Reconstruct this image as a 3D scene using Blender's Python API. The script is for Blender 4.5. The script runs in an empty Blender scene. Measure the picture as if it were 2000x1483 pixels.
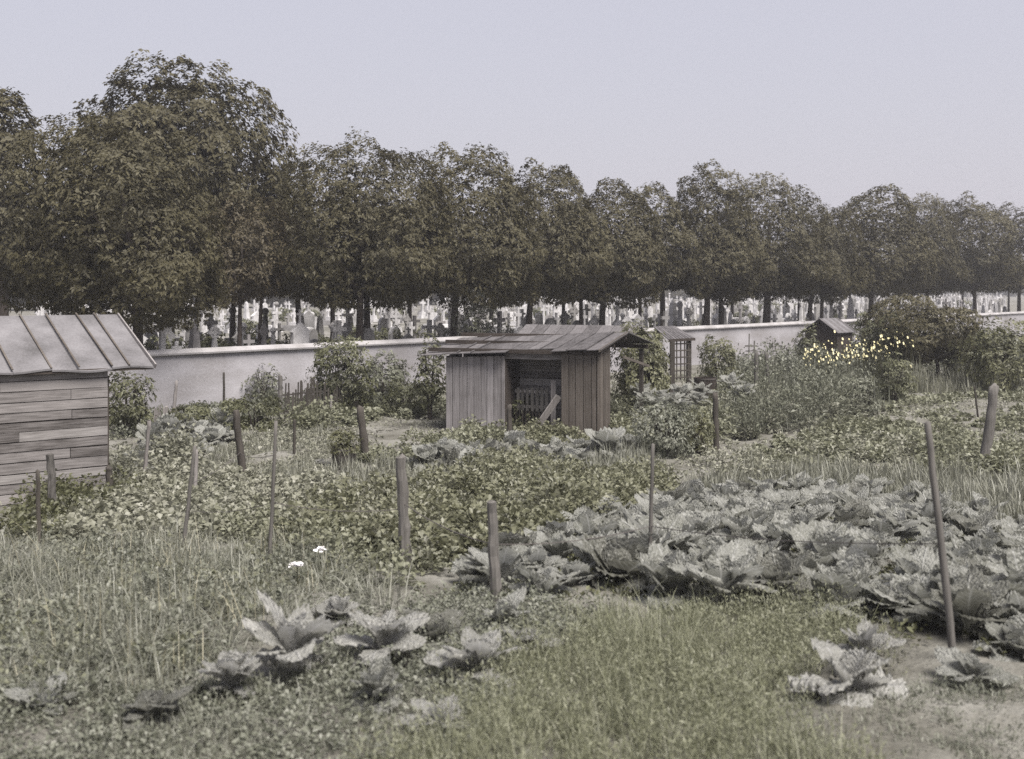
import bpy, math, random
import numpy as np
from mathutils import Vector, Matrix

R = math.radians
random.seed(7)
rng = np.random.default_rng(7)
sc = bpy.context.scene
col = sc.collection

# ------------------------------------------------------------------ camera, sky, sun, exposure
F, CX, HY, ZC = 2300.0, 1000.0, 565.0, 3.6      # focal length in photo pixels, centre column, horizon row, eye height
cam_d = bpy.data.cameras.new('camera')
cam = bpy.data.objects.new('camera', cam_d); col.objects.link(cam)
cam.location = (0, 0, ZC); cam.rotation_euler = (R(90), 0, 0)
cam_d.sensor_width = 36; cam_d.lens = 36 * F / 2000
cam_d.shift_y = -(741.5 - HY) / 2000
cam_d.clip_start = 0.1; cam_d.clip_end = 4000
cam_d.dof.use_dof = True; cam_d.dof.focus_distance = 24; cam_d.dof.aperture_fstop = 2.2
sc.camera = cam

SUN_EL, SUN_AZ = 60, 35                          # hazy high sun, from behind the camera's right shoulder
w = bpy.data.worlds.new('World'); sc.world = w; w.use_nodes = True
nt = w.node_tree; bg = nt.nodes['Background']
sky = nt.nodes.new('ShaderNodeTexSky'); sky.sky_type = 'NISHITA'; sky.sun_disc = False
sky.sun_elevation = R(SUN_EL); sky.sun_rotation = R(180 - SUN_AZ); sky.dust_density = 4; sky.air_density = 1.5
mx = nt.nodes.new('ShaderNodeMixRGB'); mx.inputs[0].default_value = 0.88
mx.inputs[2].default_value = (2.50, 2.42, 2.76, 1)
nt.links.new(sky.outputs[0], mx.inputs[1]); nt.links.new(mx.outputs[0], bg.inputs[0])
bg.inputs[1].default_value = 0.1
sun_d = bpy.data.lights.new('sun', 'SUN'); sun_d.energy = 3.6; sun_d.angle = R(34); sun_d.color = (1, .955, .9)
sun = bpy.data.objects.new('sun', sun_d); col.objects.link(sun)
sd = Vector((math.sin(R(SUN_AZ)) * math.cos(R(SUN_EL)), -math.cos(R(SUN_AZ)) * math.cos(R(SUN_EL)), math.sin(R(SUN_EL))))
sun.rotation_euler = sd.to_track_quat('Z', 'Y').to_euler()
vs = sc.view_settings; vs.view_transform = 'Standard'; vs.look = 'None'; vs.gamma = 1; vs.exposure = 1.27
vs.use_curve_mapping = False
sc.cycles.max_bounces = 6; sc.cycles.diffuse_bounces = 3; sc.cycles.transmission_bounces = 3
sc.cycles.use_denoising = False

# ------------------------------------------------------------------ the lie of the land
def gz(y):                                       # garden falls away from the bank the viewer stands on
    t = np.clip((np.asarray(y, float) - 6) / 18, 0, 1)
    return 1.15 * (1 - t * t * (3 - 2 * t))
def G(px, py):                                   # where the sight line through a photo pixel meets the garden
    lo, hi = 3.0, 200.0
    for _ in range(50):
        m = (lo + hi) / 2
        if HY + F * (ZC - float(gz(m))) / m > py: lo = m
        else: hi = m
    return Vector(((px - CX) / F * m, m, float(gz(m))))
def P(px, py, Y): return Vector(((px - CX) / F * Y, Y, ZC - (py - HY) / F * Y))
CEM = 0.9                                        # the cemetery lies higher than the garden
W0 = np.array([-10.3, 33.8]); WD = np.array([.651, .759]); WN = np.array([-.759, .651])
def wall_pt(px, off):                            # point on the line 'off' metres behind the wall, in the direction of column px
    k = (px - CX) / F
    b = W0 + WN * off
    t = (k * b[1] - b[0]) / (WD[0] - k * WD[1])
    return b + WD * t

# ------------------------------------------------------------------ mesh helpers
def link(o, parent=None):
    col.objects.link(o)
    if parent is not None: o.parent = parent
    return o
def tag(o, label=None, cat=None, group=None, kind=None):
    if label: o['label'] = label
    if cat: o['category'] = cat
    if group: o['group'] = group
    if kind or cat: o['kind'] = kind or 'thing'
    return o
def empty(name, loc=(0, 0, 0), rz=0, parent=None):
    o = bpy.data.objects.new(name, None); o.location = loc; o.rotation_euler = (0, 0, rz); o.empty_display_size = .2
    return link(o, parent)
def mk(name, V, Fc, mat, parent=None, smooth=False, var=None, uv=None, data_only=False):
    me = bpy.data.meshes.new(name)
    V = np.asarray(V, np.float32)
    if isinstance(Fc, np.ndarray):
        k = Fc.shape[1]; n = len(Fc)
        me.vertices.add(len(V)); me.vertices.foreach_set('co', V.ravel())
        me.loops.add(n * k); me.loops.foreach_set('vertex_index', Fc.astype(np.int32).ravel())
        me.polygons.add(n); me.polygons.foreach_set('loop_start', np.arange(0, n * k, k, dtype=np.int32))
        me.update(calc_edges=True)
    else:
        me.from_pydata([tuple(v) for v in V], [], Fc); me.update()
    if var is not None:
        a = me.attributes.new('var', 'FLOAT', 'POINT'); a.data.foreach_set('value', np.asarray(var, np.float32))
    if uv is not None:
        l = me.uv_layers.new(name='UVMap'); vi = np.empty(len(me.loops), np.int32); me.loops.foreach_get('vertex_index', vi)
        l.data.foreach_set('uv', np.asarray(uv, np.float32)[vi].ravel())
    if smooth: me.polygons.foreach_set('use_smooth', np.ones(len(me.polygons), bool))
    me.materials.append(mat)
    if data_only: return me
    return link(bpy.data.objects.new(name, me), parent)
class MB:
    def __init__(s): s.v = []; s.f = []
    def add(s, V, Fc):
        b = len(s.v); s.v += [tuple(v) for v in V]; s.f += [tuple(i + b for i in f) for f in Fc]; return s
    def box(s, x0, x1, y0, y1, z0, z1):
        return s.add([(x, y, z) for z in (z0, z1) for x, y in ((x0, y0), (x1, y0), (x1, y1), (x0, y1))],
                     [(3, 2, 1, 0), (4, 5, 6, 7), (0, 1, 5, 4), (1, 2, 6, 5), (2, 3, 7, 6), (3, 0, 4, 7)])
    def frustum(s, w0, d0, z0, w1, d1, z1):
        V = [(x * w, y * d, z) for w, d, z in ((w0 / 2, d0 / 2, z0), (w1 / 2, d1 / 2, z1)) for x, y in ((-1, -1), (1, -1), (1, 1), (-1, 1))]
        return s.add(V, [(3, 2, 1, 0), (4, 5, 6, 7), (0, 1, 5, 4), (1, 2, 6, 5), (2, 3, 7, 6), (3, 0, 4, 7)])
    def prism(s, outline, y0, y1):               # outline in x,z
        n = len(outline)
        V = [(x, y0, z) for x, z in outline] + [(x, y1, z) for x, z in outline]
        return s.add(V, [tuple(range(n)), tuple(range(2 * n - 1, n - 1, -1))] + [(i, i + n, (i + 1) % n + n, (i + 1) % n) for i in range(n)])
    def tube(s, pts, rad, n=7, rough=0, cap=True):
        pts = [Vector(p) for p in pts]; V = []; Fc = []
        for i, p in enumerate(pts):
            d = (pts[min(i + 1, len(pts) - 1)] - pts[max(i - 1, 0)]).normalized()
            a = d.orthogonal().normalized() if abs(d.z) < .95 else Vector((1, 0, 0)) - d * d.x
            a.normalize(); b = d.cross(a)
            for k in range(n):
                t = 2 * math.pi * k / n
                V.append(p + (a * math.cos(t) + b * math.sin(t)) * rad[i] * (1 + random.uniform(-rough, rough)))
        for i in range(len(pts) - 1):
            for k in range(n):
                Fc.append((i * n + k, i * n + (k + 1) % n, (i + 1) * n + (k + 1) % n, (i + 1) * n + k))
        if cap: Fc += [tuple(range(n))[::-1], tuple(range((len(pts) - 1) * n, len(pts) * n))]
        return s.add(V, Fc)
    def plank(s, a, b, wv, th, jit=0):           # plank from a to b; wv = half-width vector, thickness along a-b x wv
        a, b, wv = Vector(a), Vector(b), Vector(wv)
        n = (b - a).cross(wv).normalized() * th
        V = []
        for q in (a, b):
            for sw, sn in ((-1, 0), (1, 0), (1, 1), (-1, 1)):
                V.append(q + wv * sw + n * sn + (b - a).normalized() * random.uniform(-jit, jit))
        return s.add(V, [(3, 2, 1, 0), (4, 5, 6, 7), (0, 1, 5, 4), (1, 2, 6, 5), (2, 3, 7, 6), (3, 0, 4, 7)])
    def build(s, name, mat, parent=None, smooth=False): return mk(name, s.v, s.f, mat, parent, smooth)
    def data(s, name, mat, smooth=False): return mk(name, s.v, s.f, mat, None, smooth, data_only=True)
def obj_of(name, data, parent=None, loc=(0, 0, 0), rot=(0, 0, 0), scale=1):
    o = bpy.data.objects.new(name, data); o.location = loc; o.rotation_euler = rot
    o.scale = (scale,) * 3 if not hasattr(scale, '__len__') else scale
    return link(o, parent)

def nrm(a): return a / np.maximum(np.linalg.norm(a, axis=1, keepdims=True), 1e-9)
def leaf_arrays(Pn, D, L, Wd, fold=.22, droop=.15, up=None):
    n = len(Pn); D = nrm(D)
    ref = rng.normal(0, .35, (n, 3)) + np.array([0, 0, 1.0]) if up is None else up
    S = nrm(np.cross(D, ref)); N = np.cross(S, D)
    L = np.broadcast_to(L, n)[:, None]; Wd = np.broadcast_to(Wd, n)[:, None]
    m = Pn + D * L * .48
    tip = Pn + D * L; tip = tip - np.array([0, 0, 1]) * droop * L
    V = np.stack([Pn, m + S * Wd / 2 + N * fold * Wd, tip, m - S * Wd / 2 + N * fold * Wd], 1).reshape(-1, 3)
    b = np.arange(n)[:, None] * 4
    Fc = np.concatenate([b + np.array([0, 1, 2]), b + np.array([0, 2, 3])], 0)
    return V, Fc, 4
def blade_arrays(Pn, Hh, Wd, lean, curl):
    n = len(Pn); a = rng.uniform(0, 2 * np.pi, n); d = np.stack([np.cos(a), np.sin(a), np.zeros(n)], 1)
    s = np.stack([-np.sin(a), np.cos(a), np.zeros(n)], 1)
    lv = np.array([0, .35, .7, 1.0]); out = []
    for i, t in enumerate(lv):
        c = Pn + d * (lean * t + curl * t * t)[:, None] * Hh[:, None]
        c = c + np.array([0, 0, 1]) * (Hh * (t - .55 * curl * t * t))[:, None]
        wd = (Wd * (1, .95, .65, 0)[i] / 2)[:, None]
        if i < 3: out += [c - s * wd, c + s * wd]
        else: out += [c]
    V = np.stack(out, 1).reshape(-1, 3); b = np.arange(n)[:, None] * 7
    Fc = np.concatenate([b + np.array(t) for t in ((0, 1, 3), (0, 3, 2), (2, 3, 5), (2, 5, 4), (4, 5, 6))], 0)
    return V, Fc, 7
def join(parts):                                 # [(V, F, var)]
    V = []; Fc = []; A = []; o = 0
    for v, f, a in parts: V.append(v); Fc.append(f + o); A.append(a); o += len(v)
    return np.concatenate(V), np.concatenate(Fc), np.concatenate(A)

# ------------------------------------------------------------------ materials
def newmat(name):
    m = bpy.data.materials.new(name); m.use_nodes = True
    return m, m.node_tree.nodes, m.node_tree.links, m.node_tree.nodes['Principled BSDF'], m.node_tree.nodes['Material Output']
def ramp(n, stops):
    r = n.new('ShaderNodeValToRGB'); e = r.color_ramp.elements
    while len(e) < len(stops): e.new(.5)
    for i, (p, c) in enumerate(stops): e[i].position = p; e[i].color = (*c, 1)
    return r
def leaf_mat(name, lo, mid, hi, trans=.3, rough=.48, spec=.38):
    m, n, l, b, out = newmat(name)
    at = n.new('ShaderNodeAttribute'); at.attribute_name = 'var'
    rp = ramp(n, [(0, lo), (.5, mid), (1, hi)]); l.new(at.outputs['Fac'], rp.inputs[0])
    l.new(rp.outputs[0], b.inputs['Base Color']); b.inputs['Roughness'].default_value = rough
    b.inputs['Specular IOR Level'].default_value = spec
    tr = n.new('ShaderNodeBsdfTranslucent'); l.new(rp.outputs[0], tr.inputs[0])
    mx = n.new('ShaderNodeMixShader'); mx.inputs[0].default_value = trans
    l.new(b.outputs[0], mx.inputs[1]); l.new(tr.outputs[0], mx.inputs[2]); l.new(mx.outputs[0], out.inputs[0])
    return m
def noise_node(n, l, scale, detail=4, mapscale=None, rough=.55, coord='Object'):
    tc = n.new('ShaderNodeTexCoord'); t = n.new('ShaderNodeTexNoise')
    t.inputs['Scale'].default_value = scale; t.inputs['Detail'].default_value = detail; t.inputs['Roughness'].default_value = rough
    if mapscale:
        mp = n.new('ShaderNodeMapping'); mp.inputs['Scale'].default_value = mapscale
        l.new(tc.outputs[coord], mp.inputs[0]); l.new(mp.outputs[0], t.inputs[0])
    else: l.new(tc.outputs[coord], t.inputs[0])
    return t
def wood_mat(name, dark, light, grain, rough=.85, spread=.35):
    m, n, l, b, out = newmat(name)
    a = noise_node(n, l, 1.0, 6, grain, .65); c = noise_node(n, l, 1.7, 4)
    oi = n.new('ShaderNodeObjectInfo')
    mul = n.new('ShaderNodeMath'); mul.operation = 'MULTIPLY_ADD'; mul.inputs[1].default_value = spread; mul.inputs[2].default_value = -spread / 2
    l.new(oi.outputs['Random'], mul.inputs[0])
    ad = n.new('ShaderNodeMath'); ad.operation = 'ADD'; l.new(a.outputs[0], ad.inputs[0]); l.new(mul.outputs[0], ad.inputs[1])
    ad2 = n.new('ShaderNodeMath'); ad2.operation = 'MULTIPLY_ADD'; ad2.inputs[1].default_value = .45; l.new(c.outputs[0], ad2.inputs[0]); l.new(ad.outputs[0], ad2.inputs[2])
    rp = ramp(n, [(.42, dark), (.98, light)]); l.new(ad2.outputs[0], rp.inputs[0]); l.new(rp.outputs[0], b.inputs['Base Color'])
    b.inputs['Roughness'].default_value = rough; b.inputs['Specular IOR Level'].default_value = .15
    bp = n.new('ShaderNodeBump'); bp.inputs['Strength'].default_value = .5; bp.inputs['Distance'].default_value = .01
    l.new(a.outputs[0], bp.inputs['Height']); l.new(bp.outputs[0], b.inputs['Normal'])
    return m
def mottled(name, c0, c1, c2, s1=2, s2=30, rough=.9, bump=.3, dist=.02):
    m, n, l, b, out = newmat(name)
    a = noise_node(n, l, s1, 5); c = noise_node(n, l, s2, 5)
    mx_ = n.new('ShaderNodeMath'); mx_.operation = 'MULTIPLY_ADD'; mx_.inputs[1].default_value = .4
    l.new(c.outputs[0], mx_.inputs[0]); l.new(a.outputs[0], mx_.inputs[2])
    rp = ramp(n, [(.45, c0), (.7, c1), (.95, c2)]); l.new(mx_.outputs[0], rp.inputs[0]); l.new(rp.outputs[0], b.inputs['Base Color'])
    b.inputs['Roughness'].default_value = rough; b.inputs['Specular IOR Level'].default_value = .15
    bp = n.new('ShaderNodeBump'); bp.inputs['Strength'].default_value = bump; bp.inputs['Distance'].default_value = dist
    l.new(c.outputs[0], bp.inputs['Height']); l.new(bp.outputs[0], b.inputs['Normal'])
    return m
M = {}
M['soil'] = mottled('soil', (.072, .068, .056), (.132, .127, .110), (.205, .199, .18), .9, 22, .95, .8, .05)
M['gravel'] = mottled('gravel', (.075, .072, .058), (.13, .124, .108), (.25, .238, .222), .5, 9, .95, .6, .04)
M['plaster'] = mottled('plaster', (.20, .187, .19), (.285, .275, .287), (.36, .348, .366), .55, 14, .9, .35, .02)
def plaster_stains():
    m = M['plaster']; n = m.node_tree.nodes; l = m.node_tree.links; b = n['Principled BSDF']
    old = b.inputs['Base Color'].links[0].from_socket
    st = noise_node(n, l, 1.0, 7, (.35, .35, 1.3), .62); rp = ramp(n, [(.44, (0, 0, 0)), (.68, (1, 1, 1))]); l.new(st.outputs[0], rp.inputs[0])
    f2 = noise_node(n, l, 5.5, 6, None, .7); r2 = ramp(n, [(.56, (0, 0, 0)), (.7, (.8, .8, .8))]); l.new(f2.outputs[0], r2.inputs[0])
    a = n.new('ShaderNodeMixRGB'); a.inputs[2].default_value = (.185, .172, .168, 1); l.new(old, a.inputs[1])
    k1 = n.new('ShaderNodeMath'); k1.operation = 'MULTIPLY'; k1.inputs[1].default_value = .6; l.new(rp.outputs[0], k1.inputs[0]); l.new(k1.outputs[0], a.inputs[0])
    c = n.new('ShaderNodeMixRGB'); c.inputs[2].default_value = (.40, .385, .395, 1); l.new(a.outputs[0], c.inputs[1])
    k2 = n.new('ShaderNodeMath'); k2.operation = 'MULTIPLY'; k2.inputs[1].default_value = .45; l.new(r2.outputs[0], k2.inputs[0]); l.new(k2.outputs[0], c.inputs[0])
    l.new(c.outputs[0], b.inputs['Base Color'])
plaster_stains()
M['coping'] = mottled('coping', (.20, .19, .188), (.29, .278, .28), (.37, .357, .362), 1.2, 20, .9, .3, .02)
M['stone_white'] = mottled('stone_white', (.26, .252, .25), (.43, .42, .422), (.56, .548, .555), 2.5, 25)
M['stone_pale'] = mottled('stone_pale', (.13, .124, .12), (.22, .212, .207), (.31, .30, .295), 2.5, 25)
M['stone_grey'] = mottled('stone_grey', (.12, .115, .115), (.2, .19, .19), (.28, .265, .265), 2.5, 25)
M['felt'] = mottled('felt', (.07, .067, .068), (.125, .12, .124), (.175, .169, .175), 1.6, 30, .9, .3, .01)
M['tin'] = mottled('tin', (.10, .094, .092), (.16, .152, .152), (.23, .22, .222), 1.6, 30, .85, .2, .01)
M['wood_h'] = wood_mat('weathered_wood_horizontal', (.062, .056, .053), (.235, .219, .214), (2.2, 8, 34), spread=.45)
M['wood_v'] = wood_mat('weathered_wood_vertical', (.12, .111, .109), (.30, .282, .284), (30, 30, 1.6), spread=.25)
M['wood_brown'] = wood_mat('brown_wood_vertical', (.045, .038, .032), (.125, .109, .095), (30, 30, 1.6), spread=.3)
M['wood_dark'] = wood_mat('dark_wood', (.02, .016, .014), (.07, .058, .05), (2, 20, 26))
M['wood_roof'] = wood_mat('roof_boarding', (.04, .037, .037), (.128, .12, .122), (22, 2, 22))
M['wood_post'] = wood_mat('post_wood', (.045, .042, .038), (.14, .131, .122), (34, 34, 2.0), spread=.25)
M['wood_post_dark'] = wood_mat('post_wood_dark', (.026, .023, .020), (.078, .069, .060), (34, 34, 2.0), spread=.2)
M['wood_pale'] = wood_mat('bleached_wood', (.11, .1, .096), (.27, .25, .24), (26, 26, 2.0), spread=.2)
M['wood_pale_h'] = wood_mat('bleached_wood_horizontal', (.12, .11, .105), (.30, .285, .278), (2.2, 8, 34), spread=.3)
M['bark'] = wood_mat('bark', (.022, .018, .016), (.075, .062, .054), (14, 14, 3))
m_, n_, l_, b_, o_ = newmat('wire'); b_.inputs['Base Color'].default_value = (.08, .07, .065, 1); b_.inputs['Roughness'].default_value = .7; M['wire'] = m_
m_, n_, l_, b_, o_ = newmat('petal_white'); b_.inputs['Base Color'].default_value = (.75, .73, .74, 1); M['petal_white'] = m_
m_, n_, l_, b_, o_ = newmat('petal_yellow'); b_.inputs['Base Color'].default_value = (.46, .41, .2, 1); M['petal_yellow'] = m_
M['tree'] = leaf_mat('tree_leaves', (.032, .028, .013), (.060, .053, .027), (.086, .077, .043), .24, .55, .22)
M['tree_brown'] = leaf_mat('tree_leaves_reddish', (.036, .029, .016), (.066, .054, .031), (.095, .08, .049), .22, .55, .22)
M['tree_far'] = leaf_mat('tree_leaves_far', (.04, .037, .025), (.07, .065, .042), (.10, .095, .06), .2)
M['shrub'] = leaf_mat('shrub_leaves', (0.044, 0.044, 0.022), (0.086, 0.088, 0.046), (0.138, 0.141, 0.077))
M['shrub_grey'] = leaf_mat('shrub_leaves_grey', (0.075, 0.075, 0.053), (0.125, 0.129, 0.094), (0.188, 0.194, 0.144))
M['potato'] = leaf_mat('potato_leaves', (.066, .067, .036), (.145, .146, .092), (.225, .223, .162))
M['bean'] = leaf_mat('bean_leaves', (.075, .077, .043), (.16, .163, .108), (.27, .272, .21))
M['palebed'] = leaf_mat('pale_bed_leaves', (.10, .10, .068), (.20, .20, .15), (.31, .305, .255))
M['glaucous'] = leaf_mat('glaucous_leaves', (.10, .11, .09), (.165, .178, .158), (.25, .262, .255), .15)
M['grass'] = leaf_mat('grass_blades', (.085, .086, .060), (.185, .186, .145), (.31, .31, .27), .3)
M['carrot'] = leaf_mat('carrot_leaves', (.095, .10, .055), (.185, .19, .122), (.29, .29, .22), .3)
M['weed'] = leaf_mat('weed_leaves', (.075, .08, .055), (.15, .155, .118), (.25, .252, .215))
M['bush_green'] = leaf_mat('bush_leaves', (.05, .05, .022), (.10, .10, .05), (.165, .165, .095))
M['straw'] = leaf_mat('dry_stalks', (0.192, 0.174, 0.108), (0.300, 0.276, 0.192), (0.408, 0.384, 0.288), .2)

def cabbage_mat(name, lo, hi, vein):
    m, n, l, b, out = newmat(name)
    uv = n.new('ShaderNodeUVMap'); sp = n.new('ShaderNodeSeparateXYZ'); l.new(uv.outputs[0], sp.inputs[0])
    def math_(op, a, c=None, d=None):
        q = n.new('ShaderNodeMath'); q.operation = op
        for i, x in enumerate((a, c, d)):
            if x is None: continue
            if isinstance(x, (int, float)): q.inputs[i].default_value = x
            else: l.new(x, q.inputs[i])
        return q.outputs[0]
    v = math_('ABSOLUTE', math_('SUBTRACT', sp.outputs[1], .5))
    mid = math_('SUBTRACT', 1, math_('SMOOTH_MIN', math_('MULTIPLY', v, 22), 1, .3))
    side = math_('POWER', math_('ABSOLUTE', math_('SINE', math_('MULTIPLY', math_('SUBTRACT', sp.outputs[0], math_('MULTIPLY', v, .7)), 26))), 14)
    vm = math_('MAXIMUM', mid, math_('MULTIPLY', side, .55))
    ns = noise_node(n, l, 9, 4); oi = n.new('ShaderNodeObjectInfo')
    f = math_('ADD', math_('MULTIPLY', ns.outputs[0], .75), math_('MULTIPLY', oi.outputs['Random'], .45))
    rp = ramp(n, [(.22, lo), (.9, hi)]); l.new(f, rp.inputs[0])
    mx_ = n.new('ShaderNodeMixRGB'); l.new(math_('MAXIMUM', vm, 0), mx_.inputs[0]); l.new(rp.outputs[0], mx_.inputs[1]); mx_.inputs[2].default_value = (*vein, 1)
    l.new(mx_.outputs[0], b.inputs['Base Color']); b.inputs['Roughness'].default_value = .42; b.inputs['Specular IOR Level'].default_value = .5
    vo = n.new('ShaderNodeTexVoronoi'); vo.inputs['Scale'].default_value = 42
    tc = n.new('ShaderNodeTexCoord'); l.new(tc.outputs['Object'], vo.inputs['Vector'])
    bp = n.new('ShaderNodeBump'); bp.inputs['Strength'].default_value = .85; bp.inputs['Distance'].default_value = .018; bp.invert = True
    l.new(math_('SUBTRACT', vo.outputs['Distance'], math_('MULTIPLY', vm, .6)), bp.inputs['Height']); l.new(bp.outputs[0], b.inputs['Normal'])
    tr = n.new('ShaderNodeBsdfTranslucent'); l.new(mx_.outputs[0], tr.inputs[0])
    ms = n.new('ShaderNodeMixShader'); ms.inputs[0].default_value = .45
    l.new(b.outputs[0], ms.inputs[1]); l.new(tr.outputs[0], ms.inputs[2]); l.new(ms.outputs[0], out.inputs[0])
    return m
M['cabbage'] = cabbage_mat('cabbage_leaf', (.165, .167, .138), (.325, .326, .298), (.41, .41, .385))
M['cabbage_dark'] = cabbage_mat('cabbage_leaf_dark', (.10, .10, .08), (.20, .198, .172), (.25, .25, .225))
M['cabbage_pale'] = cabbage_mat('cabbage_leaf_pale', (.26, .257, .23), (.40, .396, .37), (.46, .455, .44))

# ------------------------------------------------------------------ ground
def ground_mesh():
    ys = np.concatenate([np.linspace(-40, 4, 8), np.linspace(4.4, 42, 150), np.geomspace(43, 900, 30)])
    xs = np.concatenate([-np.geomspace(900, 22, 20), np.linspace(-21.6, 21.6, 130), np.geomspace(22, 900, 20)])
    X, Y = np.meshgrid(xs, ys)
    r2 = np.random.default_rng(3); Z = gz(Y)
    near = (np.abs(X) < 21) & (Y > 4) & (Y < 41)
    for _ in range(26):
        a = r2.uniform(0, np.pi); fq = r2.uniform(1.2, 9)
        Z = Z + near * .014 * np.sin(fq * (X * math.cos(a) + Y * math.sin(a)) + r2.uniform(0, 6)) / math.sqrt(fq / 2)
    s = (X - W0[0]) * WN[0] + (Y - W0[1]) * WN[1]
    V = np.stack([X, Y, Z], -1).reshape(-1, 3); nx = len(xs)
    i = np.arange(len(ys) - 1)[:, None] * nx + np.arange(nx - 1)[None]
    Fc = np.stack([i, i + 1, i + nx + 1, i + nx], -1).reshape(-1, 4)
    return V, Fc
g = mk('ground', *ground_mesh(), M['soil'], smooth=True); tag(g, kind='structure')
c0 = W0 - WD * 120 + WN * .30; c1 = W0 + WD * 500 + WN * .30; c2 = c1 + WN * 700; c3 = c0 + WN * 700
b = MB(); nn = 24
for i in range(nn + 1):
    for j in range(nn + 1):
        q = (c0 + (c1 - c0) * (i / nn)) + WN * 700 * (j / nn) ** 2
        b.v.append((q[0], q[1], CEM))
for i in range(nn):
    for j in range(nn): b.f.append((i * (nn + 1) + j, (i + 1) * (nn + 1) + j, (i + 1) * (nn + 1) + j + 1, i * (nn + 1) + j + 1))
tag(b.build('cemetery_ground', M['gravel']), kind='structure')

# ------------------------------------------------------------------ cemetery wall
WT = 1.84
wa = math.atan2(WD[1], WD[0])
wall = empty('cemetery_wall', (W0[0], W0[1], 0), wa)
tag(wall, 'long pale plastered cemetery wall with a rounded coping, running behind the sheds', 'wall')
b = MB(); n = 60
for i in range(n + 1):
    x = -40 + 160 * i / n; dz = .012 * math.sin(i * 1.3) + random.uniform(-.008, .008)
    b.v += [(x, random.uniform(-.012, .012), -.3), (x, random.uniform(-.012, .012), WT - .17 + dz), (x, .3, WT - .17 + dz), (x, .3, -.3)]
for i in range(n):
    o = i * 4; b.f += [(o, o + 4, o + 5, o + 1), (o + 1, o + 5, o + 6, o + 2), (o + 2, o + 6, o + 7, o + 3)]
b.build('plaster_face', M['plaster'], wall)
L = 3.2; x = -40
while x < 120:
    b = MB(); z = WT - .168 + random.uniform(-.006, .006)
    prof = [(-.09, z), (-.10, z + .05), (-.04, z + .13), (.10, z + .17), (.26, z + .13), (.37, z + .05), (.36, z)]
    m = len(prof)
    b.v = [(x + .002, y, zz) for y, zz in prof] + [(x + L - .004, y, zz + .004) for y, zz in prof]
    b.f = [tuple(range(m)), tuple(range(2 * m - 1, m - 1, -1))] + [(i, i + m, (i + 1) % m + m, (i + 1) % m) for i in range(m)]
    b.build('coping_stone', M['coping'], wall); x += L

# ------------------------------------------------------------------ trees
def crown_data(name, r, zb, zt, mat, leaf, dens, seed, bump=.14, sub=6, inner=.3, feather=0.0, bsc=1.0, sq=.8, skirt=False):
    """leafy dome: clusters of leaflets spread over an uneven, bulging shell and through the volume behind it"""
    global rng
    rng = np.random.default_rng(seed)
    zc = zb + (zt - zb) * (.36 if skirt else .42); hu, hd = zt - zc, zc - zb
    area = 2 * math.pi * r * r + math.pi * r * (hu + hd)
    n = int(area * dens)
    d = nrm(rng.normal(0, 1, (n, 3)))
    e = np.sign(d) * np.abs(d) ** sq                      # a little squarer than an ellipsoid
    if skirt: e[:, :2] = np.where(d[:, 2:] < 0, np.sign(d[:, :2]) * np.abs(d[:, :2]) ** (sq * .72), e[:, :2]); e[:, 2] = np.where(d[:, 2] < 0, d[:, 2], e[:, 2])
    wv = np.zeros(n); base = e * np.array([r, r, 1]); base[:, 2] = np.where(e[:, 2] > 0, e[:, 2] * hu, e[:, 2] * hd)
    for kk in range(34):                                   # bulges of boughs, large and small
        a = rng.normal(0, 1, 3); a /= np.linalg.norm(a); fq = (rng.uniform(.9, 2.0) if kk < 14 else rng.uniform(2.2, 5.5)) * bsc
        wv += np.sin(base @ a * fq + rng.uniform(0, 6.28)) * (1.0 if kk < 14 else .75)
    wv /= math.sqrt(34 * .5)
    dep = np.where(rng.random(n) < inner, rng.uniform(.45, .92, n), rng.uniform(.92, 1.0, n) + feather * np.abs(rng.normal(0, .6, n)))
    f = dep * (1 + bump * np.clip(wv, -1.6, 1.5) - bump * .6)
    C = base * f[:, None]
    C[:, :2] *= r / np.percentile(np.abs(C[:, :2]), 98.5); C[:, 2] = np.where(C[:, 2] > 0, C[:, 2] * hu / np.percentile(C[:, 2], 99.8), C[:, 2]) + zc
    idx = np.repeat(np.arange(n), sub); N = len(idx)
    ax = nrm(d * np.array([1, 1, .7]) + np.array([0, 0, .45]) + rng.normal(0, .3, (n, 3)))      # cluster axis, leaflets radiate round it
    t = rng.normal(0, 1, (N, 3)); A = ax[idx]; t -= A * (t * A).sum(1, keepdims=True); t = nrm(t)
    D = t + A * .25; D[:, 2] -= .35
    Ln = leaf * rng.uniform(.65, 1.3, N) * rng.uniform(.8, 1.2, n)[idx]
    V, Fc, k = leaf_arrays(C[idx] + rng.normal(0, leaf * .25, (N, 3)), D, Ln, Ln * rng.uniform(.42, .58, N), .12, .18, up=A + rng.normal(0, .25, (N, 3)))
    var = np.clip(.22 * wv[idx] + .35 * rng.random(n)[idx] + .3 + .35 * (rng.random(N) - .5), 0, 1)
    return mk(name, V, Fc, mat, data_only=True, var=np.repeat(var, k))
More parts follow.
